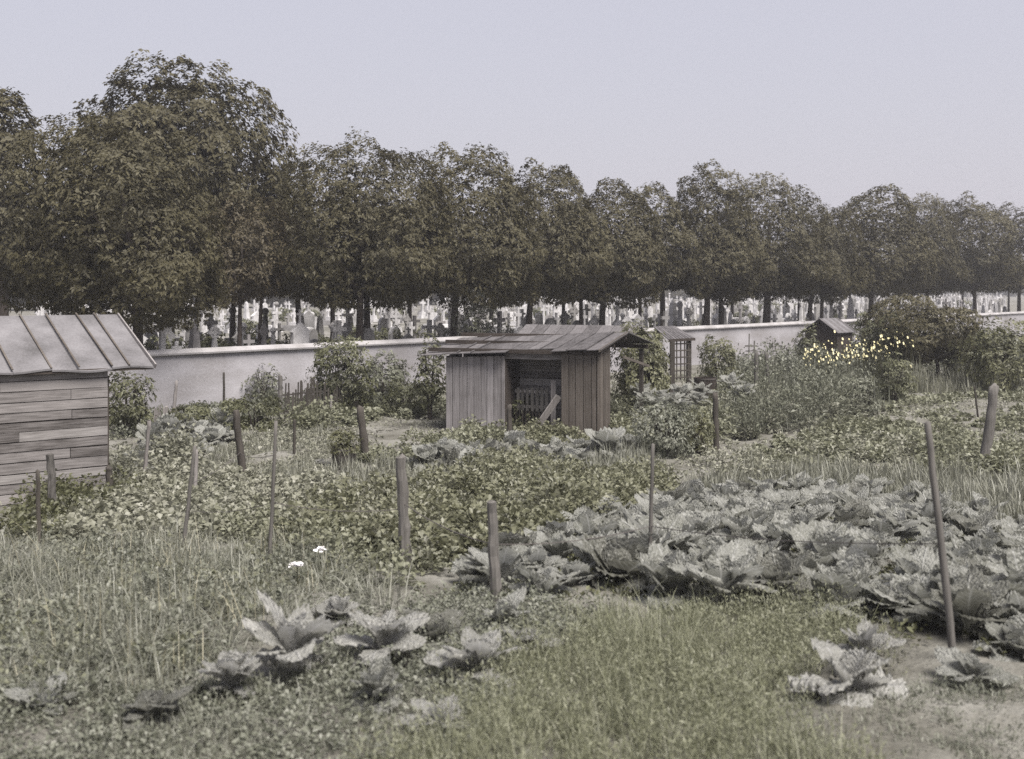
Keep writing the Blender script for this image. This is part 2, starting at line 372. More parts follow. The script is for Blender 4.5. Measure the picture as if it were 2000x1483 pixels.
def trunk_data(name, r0, ztop, zb, rc, seed, limbs=6, lean=0):
    random.seed(seed); b = MB()
    pts = []; rad = []
    for i in range(7):
        t = i / 6; pts.append((lean * t * t + random.uniform(-.02, .02) * (i > 0), random.uniform(-.02, .02) * (i > 0), -.3 + (ztop + .3) * t)); rad.append(r0 * (1.25 if i == 0 else 1 - .7 * t))
    b.tube(pts, rad, 8, .06)
    for k in range(limbs):
        z0 = zb * random.uniform(.8, 1.3); a = k * 6.283 / limbs + random.uniform(-.4, .4)
        ln = rc * random.uniform(.65, .9); up = (ztop - z0) * random.uniform(.45, .8); x0 = lean * (z0 / ztop) ** 2
        ps = [(x0 + math.cos(a) * ln * t, math.sin(a) * ln * t, z0 + up * (t ** .8)) for t in (0, .25, .55, 1)]
        b.tube(ps, [r0 * .38, r0 * .3, r0 * .2, r0 * .07], 6, .05)
    return b.data(name, M['bark'], True)
ORD = ['first', 'second', 'third', 'fourth', 'fifth', 'sixth', 'seventh', 'eighth', 'ninth', 'tenth', 'eleventh', 'twelfth', 'thirteenth',
       'fourteenth', 'fifteenth', 'sixteenth', 'seventeenth', 'eighteenth', 'nineteenth', 'twentieth']
def ordn(i):
    if i < 20: return ORD[i]
    t = (i + 1) // 10; r = (i + 1) % 10
    tens = {2: 'twent', 3: 'thirt', 4: 'fort', 5: 'fift', 6: 'sixt', 7: 'sevent', 8: 'eight', 9: 'ninet'}
    if t >= 10: return 'hundred and ' + ordn(i - 100) if i < 199 else 'two hundredth and more'
    return tens[t] + 'ieth' if r == 0 else tens[t] + 'y-' + ORD[r - 1]

# trunk column, crown centre column, crown top row, crown width, metres behind the wall, crown foot height, leaf, trunk radius, material, name, label
TREES = [
 (272, 232, 236, 340, 1.6, 2.5, .125, .19, 'tree', 'linden_tree', 'broad dense dark linden with thick black trunk just behind the left shed roof'),
 (330, 345, 124, 410, 11, 4.0, .19, .26, 'tree', 'chestnut_tree', 'tallest chestnut tree, towering over the left row with a twin-topped crown'),
 (8, 0, 176, 190, 13, 4.0, .19, .24, 'tree', 'chestnut_tree', 'tall chestnut cut off by the left edge of the picture'),
 (467, 474, 378, 190, 3.2, 3.2, .115, .10, 'tree_brown', 'young_maple_tree', 'young reddish-brown tree with slender forked trunk rising behind the bare stretch of wall'),
 (507, 520, 400, 130, 4.5, 3.4, .115, .10, 'tree_brown', 'young_maple_tree', 'second slender reddish-brown young tree, just right of the forked one'),
 (585, 560, 318, 120, 13, 3.9, .15, .16, 'tree', 'chestnut_tree', 'narrow crown peeping between the tallest chestnut and the twiggy-topped tree'),
 (703, 712, 274, 270, 2.2, 3.05, .12, .17, 'tree', 'linden_tree', 'linden with feathery twiggy top and paired trunks above the pear shrub'),
 (885, 922, 286, 235, 2.4, 3.15, .13, .17, 'tree', 'chestnut_tree', 'full round-topped chestnut directly left above the central shed'),
 (1032, 1062, 318, 190, 2.4, 3.15, .13, .17, 'tree', 'chestnut_tree', 'chestnut whose trunk rises straight behind the central shed roof'),
 (1175, 1200, 352, 175, 2.4, 3.15, .13, .18, 'tree', 'chestnut_tree', 'chestnut right of the central shed ridge with a low flat top'),
 (1295, 1288, 362, 130, 3.0, 3.25, .13, .18, 'tree', 'chestnut_tree', 'slim chestnut crown above the lattice arbour'),
 (1380, 1385, 322, 165, 2.4, 3.15, .13, .21, 'tree', 'chestnut_tree', 'pointed taller chestnut with two stout trunks over the bright wall stretch'),
 (1497, 1505, 348, 175, 2.4, 3.15, .13, .26, 'tree', 'chestnut_tree', 'rounded chestnut with the stoutest trunk, over the right end of the bright wall'),
 (1580, 1612, 394, 120, 2.6, 3.25, .13, .17, 'tree', 'chestnut_tree', 'lower chestnut above the small overgrown hut'),
 (1700, 1715, 366, 180, 2.4, 3.15, .13, .19, 'tree', 'chestnut_tree', 'broad chestnut above the yellow flowers'),
 (1812, 1808, 384, 110, 3.0, 3.25, .13, .18, 'tree', 'chestnut_tree', 'narrow chestnut above the dark fruit tree'),
 (1905, 1888, 386, 150, 2.4, 3.15, .13, .19, 'tree', 'chestnut_tree', 'rightmost full chestnut of the avenue'),
 (1990, 1995, 398, 140, 2.4, 3.15, .13, .19, 'tree', 'chestnut_tree', 'chestnut cut off by the right edge of the picture'),
]
crown_pool = []
for i, (tx, cx, top, wd, off, foot, leaf, tr, mt, nm, lab) in enumerate(TREES):
    q = wall_pt(tx, off); Y = q[1]
    H = ZC + (HY - top) / F * Y - CEM; r = wd / 2 / F * Y * (1.02 if i in (1, 2, 3, 4) else 1.12 if i < 6 else 1.2); fz = foot - CEM - (.3 if i > 4 else .1)
    dx = (cx - tx) / F * Y
    t = empty(nm, (q[0], q[1], CEM)); tag(t, lab, 'tree', 'trees along the cemetery wall')
    kw = dict(dens=80, bump=.10, inner=.34, sub=5)
    kw['sq'] = (.86, 1.0, .9, .95)[i % 4]; kw['bump'] = (.11, .15, .13)[i % 3]
    if 'feathery' in lab: kw = dict(dens=80, bump=.07, feather=.06, inner=.34, sub=5)
    elif mt == 'tree_brown': kw = dict(dens=50, bump=.17, sub=5)
    elif leaf >= .19: kw = dict(dens=52, bump=.115, inner=.38, sub=6, sq=1.0)
    if i >= 13:                                            # the small far crowns repeat nearer ones, turned and rescaled
        cd, r0_, H0_ = crown_pool[(7, 9, 12, 8, 11)[i - 13]]; c = obj_of('crown', cd, t, (dx, 0, 0), (0, 0, 2.1 * i), (r / r0_, r / r0_, H / H0_))
    else:
        cd = crown_data('crown', r, fz, H, M[mt], leaf, seed=100 + i, skirt=i not in (1, 3, 4), **kw)
        c = obj_of('crown', cd, t, (dx, 0, 0), (0, 0, 0.6 if i == 1 else 0)); crown_pool.append((cd, r, H))
    obj_of('trunk', trunk_data('trunk', tr, H * .72, fz + .4, r * .8, 300 + i, lean=dx * .8), t)
# slender extra stems that stand beside the main trunks
for px, off, rr, lab in ((716, 2.9, .16, 'right-hand stem of the paired trunks above the pear shrub'),
                         (1408, 2.9, .17, 'right-hand trunk of the stout pair over the bright wall stretch'),
                         (1135, 3.2, .13, 'slim bare trunk behind the ridge of the central shed'),
                         (1605, 3.4, .15, 'slim trunk beside the lower chestnut above the overgrown hut'),
                         (1100, 6.0, .12, 'crooked thin trunk standing farther back between the graves above the shed')):
    q = wall_pt(px, off); t = empty('companion_tree', (q[0], q[1], CEM)); tag(t, lab, 'tree', 'companion trunks')
    obj_of('trunk', trunk_data('trunk', rr, 5.2, 2.6, 1.2, int(px), limbs=5), t)
    cd, r, H = crown_pool[10]; obj_of('crown', cd, t, (0, 0, .3), (0, 0, px), .82)
# second and far rows
k = 0
for row, (off, pxs) in enumerate(((14.5, (110, 235, 455, 650, 800, 960, 1120, 1250, 1430, 1560, 1660, 1780, 1880, 1970)),
                                  (115, tuple(range(-30, 2060, 62))))):
    for j, px in enumerate(pxs):
        q = wall_pt(px + (row * 3), off + random.uniform(-1.5, 1.5) * (1 + 5 * row)); cd, r, H = crown_pool[(7, 8, 9, 11, 12, 6, 10)[k % 7]]; k += 1
        t = empty('avenue_tree', (q[0], q[1], CEM))
        tag(t, f'{ordn(j)} tree from the left in the {("second", "farthest")[row]} row, glimpsed between the front crowns', 'tree', 'trees deeper in the cemetery')
        hs = ((6.0 if row == 0 else 10) + random.uniform(-.5, .5)) / H
        ws = 3.3 / r if row == 0 else (4.6 + .004 * q[1]) / r
        obj_of('crown', cd, t, (0, 0, .9 if row == 0 else -2.2), (0, 0, random.uniform(0, 6)), (ws, ws, hs))
        obj_of('trunk', trunk_data('trunk', .15 if row == 0 else .3, 5.5, 3.4, 2, 500 + k), t)

# ------------------------------------------------------------------ graves
def arch(w_, h_, n=8):
    p = [(-w_ / 2, 0), (w_ / 2, 0), (w_ / 2, h_ - w_ / 2)]
    p += [(math.cos(a) * w_ / 2, h_ - w_ / 2 + math.sin(a) * w_ / 2) for a in [math.pi * i / n for i in range(1, n)]]
    return p + [(-w_ / 2, h_ - w_ / 2)]
def up(pts, z): return [(x, zz + z) for x, zz in pts]
def cross_pts(w_, h_, t, arm):
    return [(-t, 0), (t, 0), (t, arm - t), (w_ / 2, arm - t), (w_ / 2, arm + t), (t, arm + t), (t, h_), (-t, h_), (-t, arm + t), (-w_ / 2, arm + t), (-w_ / 2, arm - t), (-t, arm - t)]
def ring(b, z, r0, r1, y0, y1, n=12):
    for i in range(n):
        a, c = 2 * math.pi * i / n, 2 * math.pi * (i + 1) / n
        b.prism([(math.cos(a) * r0, z + math.sin(a) * r0), (math.cos(a) * r1, z + math.sin(a) * r1), (math.cos(c) * r1, z + math.sin(c) * r1), (math.cos(c) * r0, z + math.sin(c) * r0)], y0, y1)
    return b
GR = {}
def grave_type(name, desc, parts): GR[name] = (desc, parts)
grave_type('grave_cross', 'cross on a stepped plinth', [('plinth', MB().frustum(.72, .5, 0, .68, .46, .22).frustum(.5, .36, .222, .4, .3, .55)), ('cross', MB().prism(up(cross_pts(.62, 1.05, .075, .72), .552), -.07, .07))])
grave_type('rounded_headstone', 'round-topped headstone', [('plinth', MB().box(-.42, .42, -.2, .2, 0, .16)), ('slab', MB().prism(up(arch(.66, 1.0), .162), -.08, .08))])
grave_type('pediment_headstone', 'gable-topped headstone', [('plinth', MB().box(-.45, .45, -.22, .22, 0, .2)), ('slab', MB().prism([(-.34, .202), (.34, .202), (.34, 1.1), (.42, 1.12), (0, 1.42), (-.42, 1.12), (-.34, 1.1)], -.1, .1)), ('cross', MB().prism(up(cross_pts(.3, .45, .035, .3), 1.39), -.035, .035))])
grave_type('obelisk', 'slender obelisk on a block', [('plinth', MB().frustum(.7, .7, 0, .6, .6, .4)), ('shaft', MB().frustum(.4, .4, .402, .22, .22, 1.65).frustum(.22, .22, 1.652, .01, .01, 1.85))])
grave_type('grave_chapel', 'little grave chapel', [('wall', MB().prism([(-.62, 0), (.62, 0), (.62, 1.7), (0, 2.15), (-.62, 1.7)], -.75, .75)), ('roof', MB().prism([(-.75, 1.66), (0, 2.2), (.75, 1.66), (.75, 1.76), (0, 2.32), (-.75, 1.76)], -.84, .84)), ('door', MB().prism(arch(.55, 1.45), -.78, -.752)), ('cross', MB().prism(up(cross_pts(.32, .5, .035, .33), 2.28), -.6, -.54))])
grave_type('slab_tomb', 'low slab tomb with cross', [('slab', MB().frustum(.95, 1.9, 0, .8, 1.75, .38)), ('cross', MB().prism(up(cross_pts(.5, .8, .06, .52), .382), .7, .82))])
grave_type('ringed_cross', 'tall ringed cross', [('plinth', MB().frustum(.66, .5, 0, .5, .4, .35)), ('shaft', MB().frustum(.34, .22, .352, .2, .16, 1.2)), ('cross', ring(MB().prism(up(cross_pts(.66, .7, .07, .36), 1.202), -.075, .075), 1.56, .17, .26, -.05, .05))])
ub = MB(); ub.tube([(0, 0, .4), (0, 0, 1.35)], [.15, .12], 10); up_ = MB(); up_.tube([(0, 0, 1.352), (0, 0, 1.42), (0, 0, 1.55), (0, 0, 1.68), (0, 0, 1.73)], [.08, .1, .18, .13, .05], 10)
grave_type('urn_column', 'short column topped by an urn', [('plinth', MB().frustum(.55, .55, 0, .5, .5, .398)), ('shaft', ub), ('urn', up_)])
gmesh = {}
def grave_meshes(tp, mt):
    if (tp, mt) not in gmesh:
        out = []
        for pn, b in GR[tp][1]:
            out.append((pn, b.data(pn, M['wood_dark'] if pn == 'door' else M[mt])))
        gmesh[(tp, mt)] = out
    return gmesh[(tp, mt)]
random.seed(21)
types = ['grave_cross'] * 5 + ['rounded_headstone'] * 4 + ['pediment_headstone'] * 3 + ['obelisk'] * 2 + ['grave_chapel'] + ['slab_tomb'] * 4 + ['ringed_cross'] * 3 + ['urn_column'] * 2
cn = {'stone_white': 'white', 'stone_pale': 'pale', 'stone_grey': 'dark grey'}
rows = [(2.7, 1.6), (4.2, 1.6), (6.0, 1.65), (8.0, 1.75), (10.2, 1.85), (12.8, 2.1)]
for ri, (off, spc) in enumerate(rows):
    a = wall_pt(60, off); z = wall_pt(1960, off)
    Lr = float(np.linalg.norm(z - a)); s = random.uniform(0, 1); items = []
    while s < Lr:
        q = a + WD * s + WN * random.uniform(-.35, .35); s += spc * random.uniform(.7, 1.35) * (1 + .35 * s / Lr)
        if random.random() < .08: continue
        tp = random.choice(types); mt = random.choices(['stone_white', 'stone_pale', 'stone_grey'], [6, 3, 1.2])[0]
        if tp == 'grave_chapel': tp = random.choice(('grave_cross', 'urn_column', 'obelisk'))
        items.append((q, tp, mt))
    cnt = {}
    for q, tp, mt in items:
        desc = GR[tp][0]; key = (tp, mt); i_ = cnt.get(key, 0); cnt[key] = i_ + 1
        o = empty(tp, (q[0], q[1], CEM - .02), wa + random.choice((0, 0, math.pi / 2 * 0)) + random.uniform(-.2, .2))
        gs = random.uniform(.68, 1.08) * (.8 if tp == 'grave_chapel' else 1); o.scale = (gs, gs, gs * random.uniform(.85, 1.2))
        tag(o, f'{cn[mt]} {desc}, {ordn(i_)} from left in grave row {["one", "two", "three", "four", "five", "six", "seven", "eight", "nine", "ten"][ri]}', 'grave', 'graves behind the cemetery wall')
        for pn, me in grave_meshes(tp, mt): obj_of(pn, me, o)
# the graves farther back run together into one pale mass
far = {'stone_white': ([], [], 0), 'stone_pale': ([], [], 0)}
far = {k_: MB() for k_ in far}
for off in [16, 18.5, 21, 24, 27, 30, 34, 38, 42, 47, 52, 58, 64, 71, 78, 86, 95]:
    a = wall_pt(60, off); z = wall_pt(1960, off); Lr = float(np.linalg.norm(z - a)); s_ = random.uniform(0, 2)
    while s_ < Lr:
        q = a + WD * s_ + WN * random.uniform(-.8, .8); s_ += (2.1 + off * .03) * random.uniform(.7, 1.4) * (1 + .8 * s_ / Lr)
        tp = random.choice(types); mt = random.choice(('stone_white', 'stone_white', 'stone_pale')); gs = random.uniform(.75, 1.2)
        if tp in ('ringed_cross', 'grave_chapel'): tp = 'grave_cross'
        Rm = Matrix.Translation((q[0], q[1], CEM - .02)) @ Matrix.Rotation(wa + random.uniform(-.2, .2), 4, 'Z') @ Matrix.Scale(gs, 4)
        for pn, b in GR[tp][1]: far[mt].add([Rm @ Vector(v) for v in b.v], b.f)
for mt, b in far.items(): tag(b.build('distant_graves', M[mt]), {'stone_white': 'mass of white gravestones far back in the cemetery', 'stone_pale': 'greyer gravestones mingled far back in the cemetery'}[mt], 'graves', kind='stuff')
# low clipped shrubs between the graves are built with the other shrubs below

# ------------------------------------------------------------------ left shed
o = G(210, 975)
o.z = 0; shed = empty('garden_shed', o, R(40)); tag(shed, 'weathered plank shed with pale felt roof, cut off by the left edge', 'shed')
random.seed(5)
z = -.02; bi = 0
while z < 2.27:
    h = random.uniform(.145, .172); h = min(h, 2.3 - z)
    cuts = sorted([-3.7, 0] + ([random.uniform(-2.2, -.5)] if random.random() < .45 else []))
    for a, c in zip(cuts[:-1], cuts[1:]):
        pale = (bi in (1, 4)) or random.random() < .08
        b = MB(); y = random.uniform(-.004, .012); dz = random.uniform(-.006, .006)
        b.box(a + .004, c - .004, y - .024, y, z + .007, z + h - .008)
        for i_, v in enumerate(b.v):
            if v[0] > (a + c) / 2: b.v[i_] = (v[0], v[1], v[2] + dz)
        b.build('plank', M['wood_pale_h'] if pale else M['wood_h'], shed)
    z += h; bi += 1
MB().box(-3.75, -.004, .015, .05, -.1, 2.2).build('backing', M['wood_dark'], shed)
for x in (-3.7, -1.9, -.0):
    MB().box(x - .045, x + .045, .052, .14, -.2, 2.2).build('corner_post', M['wood_dark'], shed)
for i in range(18):
    MB().box(-.03, -.006, .06 + i * .165, .06 + i * .165 + .155, -.1, 2.25 + (.8 * (1 - abs(i - 8.5) / 9))).build('gable_plank', M['wood_h'], shed)
bt = [.72, .32, .03, -.52, -.92, -1.5, -2.1, -2.75, -3.4, -4.0]
for i in range(len(bt) - 1):
    for sgn in (0, 1):
        x1, x0 = bt[i] - .002, bt[i + 1] + .002
        sag = random.uniform(-.02, .01)
        y0, z0 = (-.13, 2.345 + sag) if sgn == 0 else (3.05, 2.35)
        b = MB(); th = .03
        nseg = 5; vv = []
        for j in range(nseg + 1):
            x = x0 + (x1 - x0) * j / nseg; wv = .02 * math.sin(x * 5.3) * (1 if sgn == 0 else 0)
            vv += [(x, y0, z0 + wv), (x, 1.46, 3.16), (x, 1.46, 3.16 - th), (x, y0, z0 + wv - th)]
        fc = []
        for j in range(nseg):
            q = j * 4; fc += [(q, q + 4, q + 5, q + 1), (q + 1, q + 5, q + 6, q + 2), (q + 2, q + 6, q + 7, q + 3), (q + 3, q + 7, q + 4, q)]
        fc += [(0, 1, 2, 3), tuple(nseg * 4 + k_ for k_ in (3, 2, 1, 0))]
        b.add(vv, fc).build('roof_sheet', M['felt'], shed)
for x in bt[1:-1]:
    MB().plank((x + random.uniform(-.03, .03), -.135, 2.37), (x + random.uniform(-.03, .03), 1.45, 3.185), (.014, 0, 0), -.016).build('batten', M['wood_brown'], shed)
MB().plank((.735, -.15, 2.305), (.735, 1.46, 3.12), (.012, 0, 0), -.075).build('verge_board', M['wood_h'], shed)
MB().plank((-4.0, -.10, 2.285), (.72, -.10, 2.285), (0, .012, 0), .05).build('eave_board', M['wood_dark'], shed)

# ------------------------------------------------------------------ central shed
C0 = Vector((-1.664, 29.9, 0))
hut = empty('open_shed', C0, R(-24)); tag(hut, 'open-fronted central plank shed with two wings and low boarded roof', 'shed')
random.seed(9)
def tilt(x): return .21 * (x - 4.18) / 4.72
def vboards(x0, x1, y, z1f, mat, name='plank', wd=.185, normal=-1, along='x'):
    x = x0
    while x < x1 - .03:
        w_ = min(wd * random.uniform(.85, 1.15), x1 - x); d = random.uniform(0, .012)
        b = MB()
        if along == 'x': b.box(x + .007, x + w_ - .009, y + normal * (.02 + d), y + normal * d, -.15 + random.uniform(0, .05), z1f(x))
        else: b.box(y + d, y + .02 + d, x + .004, x + w_ - .006, -.15, z1f(x))
        b.build(name, mat, hut); x += w_
vboards(0, 1.64, 0, lambda x: 2.06 + tilt(x), M['wood_v'])
vboards(3.14, 4.04, 0, lambda x: 2.10 + tilt(x), M['wood_brown'])
vboards(0.02, .93, 4.04, lambda y: 2.08 + y * .16, M['wood_brown'], along='y')
vboards(0.03, .93, -.03, lambda y: 1.9 + y * .16, M['wood_v'], along='y')
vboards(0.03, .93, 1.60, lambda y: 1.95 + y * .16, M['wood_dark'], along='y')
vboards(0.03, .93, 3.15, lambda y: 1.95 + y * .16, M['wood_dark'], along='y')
z = 0
while z < 2.1:
    h = random.uniform(.16, .22)
    MB().box(1.6, 3.18, .93, .955, z + .004, z + h - .006).build('back_plank', M['wood_pale_h'] if random.random() < .4 else M['wood_h'], hut); z += h
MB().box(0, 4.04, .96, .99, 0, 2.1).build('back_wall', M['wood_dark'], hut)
MB().box(1.62, 3.16, .03, .075, 1.87, 2.0).build('lintel', M['wood_h'], hut)
for x, y in ((.05, 3.7), (2.1, 3.75), (3.98, 3.7)):
    MB().box(x - .05, x + .05, y - .05, y + .05, -.1, 2.0).build('rear_post', M['wood_post_dark'], hut)
def roof_z(y): return 2.14 + (2.495 - 2.14) * (1 - abs(y - 1.865) / 2.115)
x = -.54; i = 0
while x < 4.16:
    w_ = min(random.uniform(.36, .56), 4.2 - x)
    mid = 1.65 < x + w_ / 2 < 3.0
    ye = -.25 + random.uniform(-.05, .05) + (.28 if mid else 0)
    lift = .012 * (i % 2) + random.uniform(0, .012)
    for y0, y1 in ((ye, 1.87), (1.862, 4.0)):
        ns = 2 if (y0 < 1 and random.random() < .22) else 1
        ysplit = [y0, y0 + random.uniform(.7, 1.2), y1] if ns == 2 else [y0, y1]
        for si in range(ns):
            a, c = ysplit[si], ysplit[si + 1] + (.06 if si < ns - 1 else 0)
            dz = .018 * (1 - si) if ns == 2 else 0
            b = MB(); sk = random.uniform(-.025, .025)
            b.v = [(x, a, roof_z(a) + tilt(x) + lift + dz), (x + w_ + .03, a + sk, roof_z(a) + tilt(x + w_) + lift + dz + .006), (x + w_ + .03, c, roof_z(c) + tilt(x + w_) + lift + dz), (x, c, roof_z(c) + tilt(x) + lift + dz)]
            b.v += [(p, q, r_ - .02) for p, q, r_ in b.v]
            b.f = [(0, 1, 2, 3), (7, 6, 5, 4), (0, 4, 5, 1), (1, 5, 6, 2), (2, 6, 7, 3), (3, 7, 4, 0)]
            b.build('roof_board', M['wood_roof'], hut)
    if random.random() < .45:
        b = MB(); b.plank((x + .01, ye - .02, roof_z(ye) + tilt(x) + .035), (x + .01, 1.86, roof_z(1.86) + tilt(x) + .035), (.014, 0, 0), -.015); b.build('batten', M['wood_roof'], hut)
    x += w_; i += 1
for y0, y1 in ((-.27, 1.865), (1.867, 4.0)):
    MB().plank((4.2, y0, roof_z(y0) - .04), (4.2, y1, roof_z(y1) - .04), (.014, 0, 0), -.07).build('verge_board', M['wood_brown'], hut)
for y in (.0, .95, 1.865, 3.7):
    MB().box(-.5, 4.17, y - .04, y + .04, roof_z(y) - .17, roof_z(y) - .07).build('purlin', M['wood_dark'], hut)
    b = hut.children[-1]; b.rotation_euler = (0, -.21 / 4.72, 0); b.location.z -= .2
def loc2w(e, p): return Matrix.Translation(e.location) @ Matrix.Rotation(e.rotation_euler.z, 4, 'Z') @ Vector(p)
# things kept in the recess
t = empty('slatted_gate', loc2w(hut, (2.15, .5, 0)), R(-24)); tag(t, 'small grey slatted gate leaning inside the recess of the central shed', 'gate')
for i in range(7): MB().box(-.42 + i * .13, -.35 + i * .13 + random.uniform(-.015, .01), -.01, .012, .55, 1.12 + random.uniform(-.02, .02)).build('slat', M['wood_post'], t)
for z in (.62, 1.0): MB().box(-.47, .5, .014, .035, z, z + .07).build('rail', M['wood_h'], t)
for i in range(11): MB().box(-.45 + i * .09, -.42 + i * .09, -.012, .012, -.05, .54).build('bar', M['wood_dark'], t)
a, c = loc2w(hut, (2.42, -.42, -.1)), loc2w(hut, (3.10, -.05, 1.0))
b = MB().plank(a, c, Vector((.065, .05, -.04)), .03); tag(b.build('leaning_board', M['wood_pale']), 'pale board leaning diagonally against the brown wing of the central shed', 'board')
a, c = loc2w(hut, (2.82, .25, -.05)), loc2w(hut, (2.80, .3, 1.35))
b = MB().plank(a, c, Vector((.06, -.025, 0)), .025); tag(b.build('upright_board', M['wood_pale']), 'upright pale board standing behind the leaning board in the shed recess', 'board')

# hut behind the central shed
b0 = G(1150, 795); t = empty('small_hut', (b0.x - .3, 36.2, 0), R(-24)); tag(t, 'small hut just behind the central shed, only its boarded roof showing', 'hut')
for i in range(9):
    for sgn in (-1, 1):
        a, c = (-1.55 + i * .42, 0, 2.50), (-1.55 + i * .42, sgn * 1.2, 2.02)
        MB().plank(a, c, (.2 * sgn, 0, 0), .025).build('roof_board', M['wood_roof'], t)
MB().box(-1.6, 1.85, -.9, .9, -.1, 2.06).build('wall', M['wood_brown'], t)
MB().prism([(-1.0, 2.08), (1.0, 2.08), (0, 2.46)], -.02, .02).build('gable_board', M['wood_dark'], t)
t.children[-1].rotation_euler = (0, 0, R(90)); t.children[-1].location = (-1.62, 0, 0)

# lattice arbour
t = empty('lattice_arbour', (5.0, 35.5, 0)); tag(t, 'garden arbour with slatted roof and square lattice side, right of the central shed', 'arbour')
t0 = Vector(t.location)
A_, B_, C_, D_ = P(1276, 639, 37.4) - t0, P(1306, 665, 34.6) - t0, P(1358, 662, 35.2) - t0, P(1318, 638, 38) - t0
for i in range(9):
    f0 = i / 9; f1 = (i + .8) / 9
    a, c = A_.lerp(D_, (f0 + f1) / 2), B_.lerp(C_, (f0 + f1) / 2)
    MB().plank(a, c, (C_ - B_) * .043, .025).build('roof_slat', M['wood_roof'], t)
for q in (B_ + Vector((.12, .1, 0)), C_ + Vector((-.18, .1, 0)), A_ + Vector((.1, -.1, 0)), D_ + Vector((-.1, -.1, 0))):
    MB().box(q.x - .07, q.x + .07, q.y - .07, q.y + .07, -.1, q.z - .03).build('post', M['wood_post_dark'], t)
MB().plank(B_ - Vector((0, 0, .05)), C_ - Vector((0, 0, .05)), (0, .03, 0), .08).build('eave_beam', M['wood_dark'], t)
for i in range(5):
    q = B_.lerp(C_, .16 + i * .15); MB().box(q.x - .02, q.x + .02, q.y + .06, q.y + .075, .9, q.z - .05).build('lattice_upright', M['wood_post_dark'], t)
for i in range(6):
    a, c = B_.lerp(C_, .1), B_.lerp(C_, .84); zz = .98 + i * .2
    MB().plank((a.x, a.y + .058, zz), (c.x, c.y + .058, zz), (0, 0, .02), .012).build('lattice_rail', M['wood_post_dark'], t)

# small overgrown hut at the right
t = empty('overgrown_hut', (13.45, 50, 0), R(-42)); t.scale = (.82, .82, .98); tag(t, 'little far hut with pale striped roof, ivy over its dark gable', 'hut')
for i in range(7):
    for sgn in (-1, 1):
        y = -.9 + i * .3
        MB().plank((0, y, 2.42), (sgn * 1.05, y, 1.82), (0, .147 * -sgn, 0), .025).build('roof_board', M['felt'] if i % 2 else M['wood_roof'], t)
MB().prism([(-.9, -.1), (.9, -.1), (.9, 1.85), (0, 2.38), (-.9, 1.85)], -.85, .85).build('wall', M['wood_dark'], t)

# ------------------------------------------------------------------ leaf masses
def in_poly(pts, poly):
    x, y = pts[:, 0], pts[:, 1]; c = np.zeros(len(pts), bool); n = len(poly)
    for i in range(n):
        (x0, y0), (x1, y1) = poly[i], poly[(i + 1) % n]
        c ^= ((y0 > y) != (y1 > y)) & (x < (x1 - x0) * (y - y0) / (y1 - y0 + 1e-12) + x0)
    return c
def world_poly(px):
    return [(G(*p).x, G(*p).y) for p in px]
def sample(poly, per):
    A = np.array(poly); lo, hi = A.min(0), A.max(0); n = int((hi - lo).prod() * per)
    p = rng.uniform(lo, hi, (n, 2)); w_ = np.stack([np.sin(p[:, 1] * 2.7 + p[:, 0]), np.cos(p[:, 0] * 2.3 - p[:, 1])], 1) * .16
    return p[in_poly(p + w_ + rng.normal(0, .13, (n, 2)), poly)]
def tops(p): return np.concatenate([p, gz(p[:, 1])[:, None]], 1)
def patch(C, fq=1.6):                             # uneven growth over a bed, about -1..1
    v = np.zeros(len(C)); r2 = np.random.default_rng(17)
    for _ in range(8):
        a = r2.uniform(0, 6.28); q = fq * r2.uniform(.5, 2.2); v += np.sin((C[:, 0] * math.cos(a) + C[:, 1] * math.sin(a)) * q + r2.uniform(0, 6.28))
    return np.clip(v / 2.6, -1, 1)
def bush_leaves(C, Rr, Hh, n, L, Wr=.6, upness=.2, droop=.2, flat=False, lowcut=.1):
    m = len(C); idx = np.repeat(np.arange(m), n); N = len(idx)
    u = nrm(rng.normal(0, 1, (N, 3))); u[:, 2] = np.abs(u[:, 2])
    r = rng.uniform(.25, 1, N) ** .5
    sc_ = (rng.uniform(.65, 1.3, m) * (1 + .4 * patch(C)))[idx]
    off = u * r[:, None] * np.stack([Rr * sc_, Rr * sc_, Hh * sc_], 1); off[:, 2] = np.maximum(off[:, 2], lowcut * Hh)
    D = u * np.array([1, 1, .4]) + rng.normal(0, .45, (N, 3)); D[:, 2] += upness
    Ln = L * rng.uniform(.6, 1.4, N)
    V, Fc, k = leaf_arrays(C[idx] + off, D, Ln, Ln * Wr * rng.uniform(.8, 1.2, N), .15, droop)
    var = np.clip(.4 * rng.random(m)[idx] + .6 * rng.random(N), 0, 1)
    return V, Fc, np.repeat(var, k)
def blades(C, n, H0, W, spread, lean=.25, curl=.45):
    m = len(C); idx = np.repeat(np.arange(m), n); N = len(idx)
    Pn = C[idx] + np.concatenate([rng.normal(0, spread, (N, 2)), np.zeros((N, 1)) - .02], 1)
    Hh = H0 * rng.uniform(.45, 1.25, N) * (rng.uniform(.6, 1.25, m) * (1 + .35 * patch(C, 2.5)))[idx]
    V, Fc, k = blade_arrays(Pn, Hh, W * rng.uniform(.6, 1.3, N), lean * rng.uniform(-1, 1, N), curl * rng.uniform(0, 1.3, N))
    return V, Fc, np.repeat(np.clip(.35 * rng.random(m)[idx] + .65 * rng.random(N), 0, 1), k)
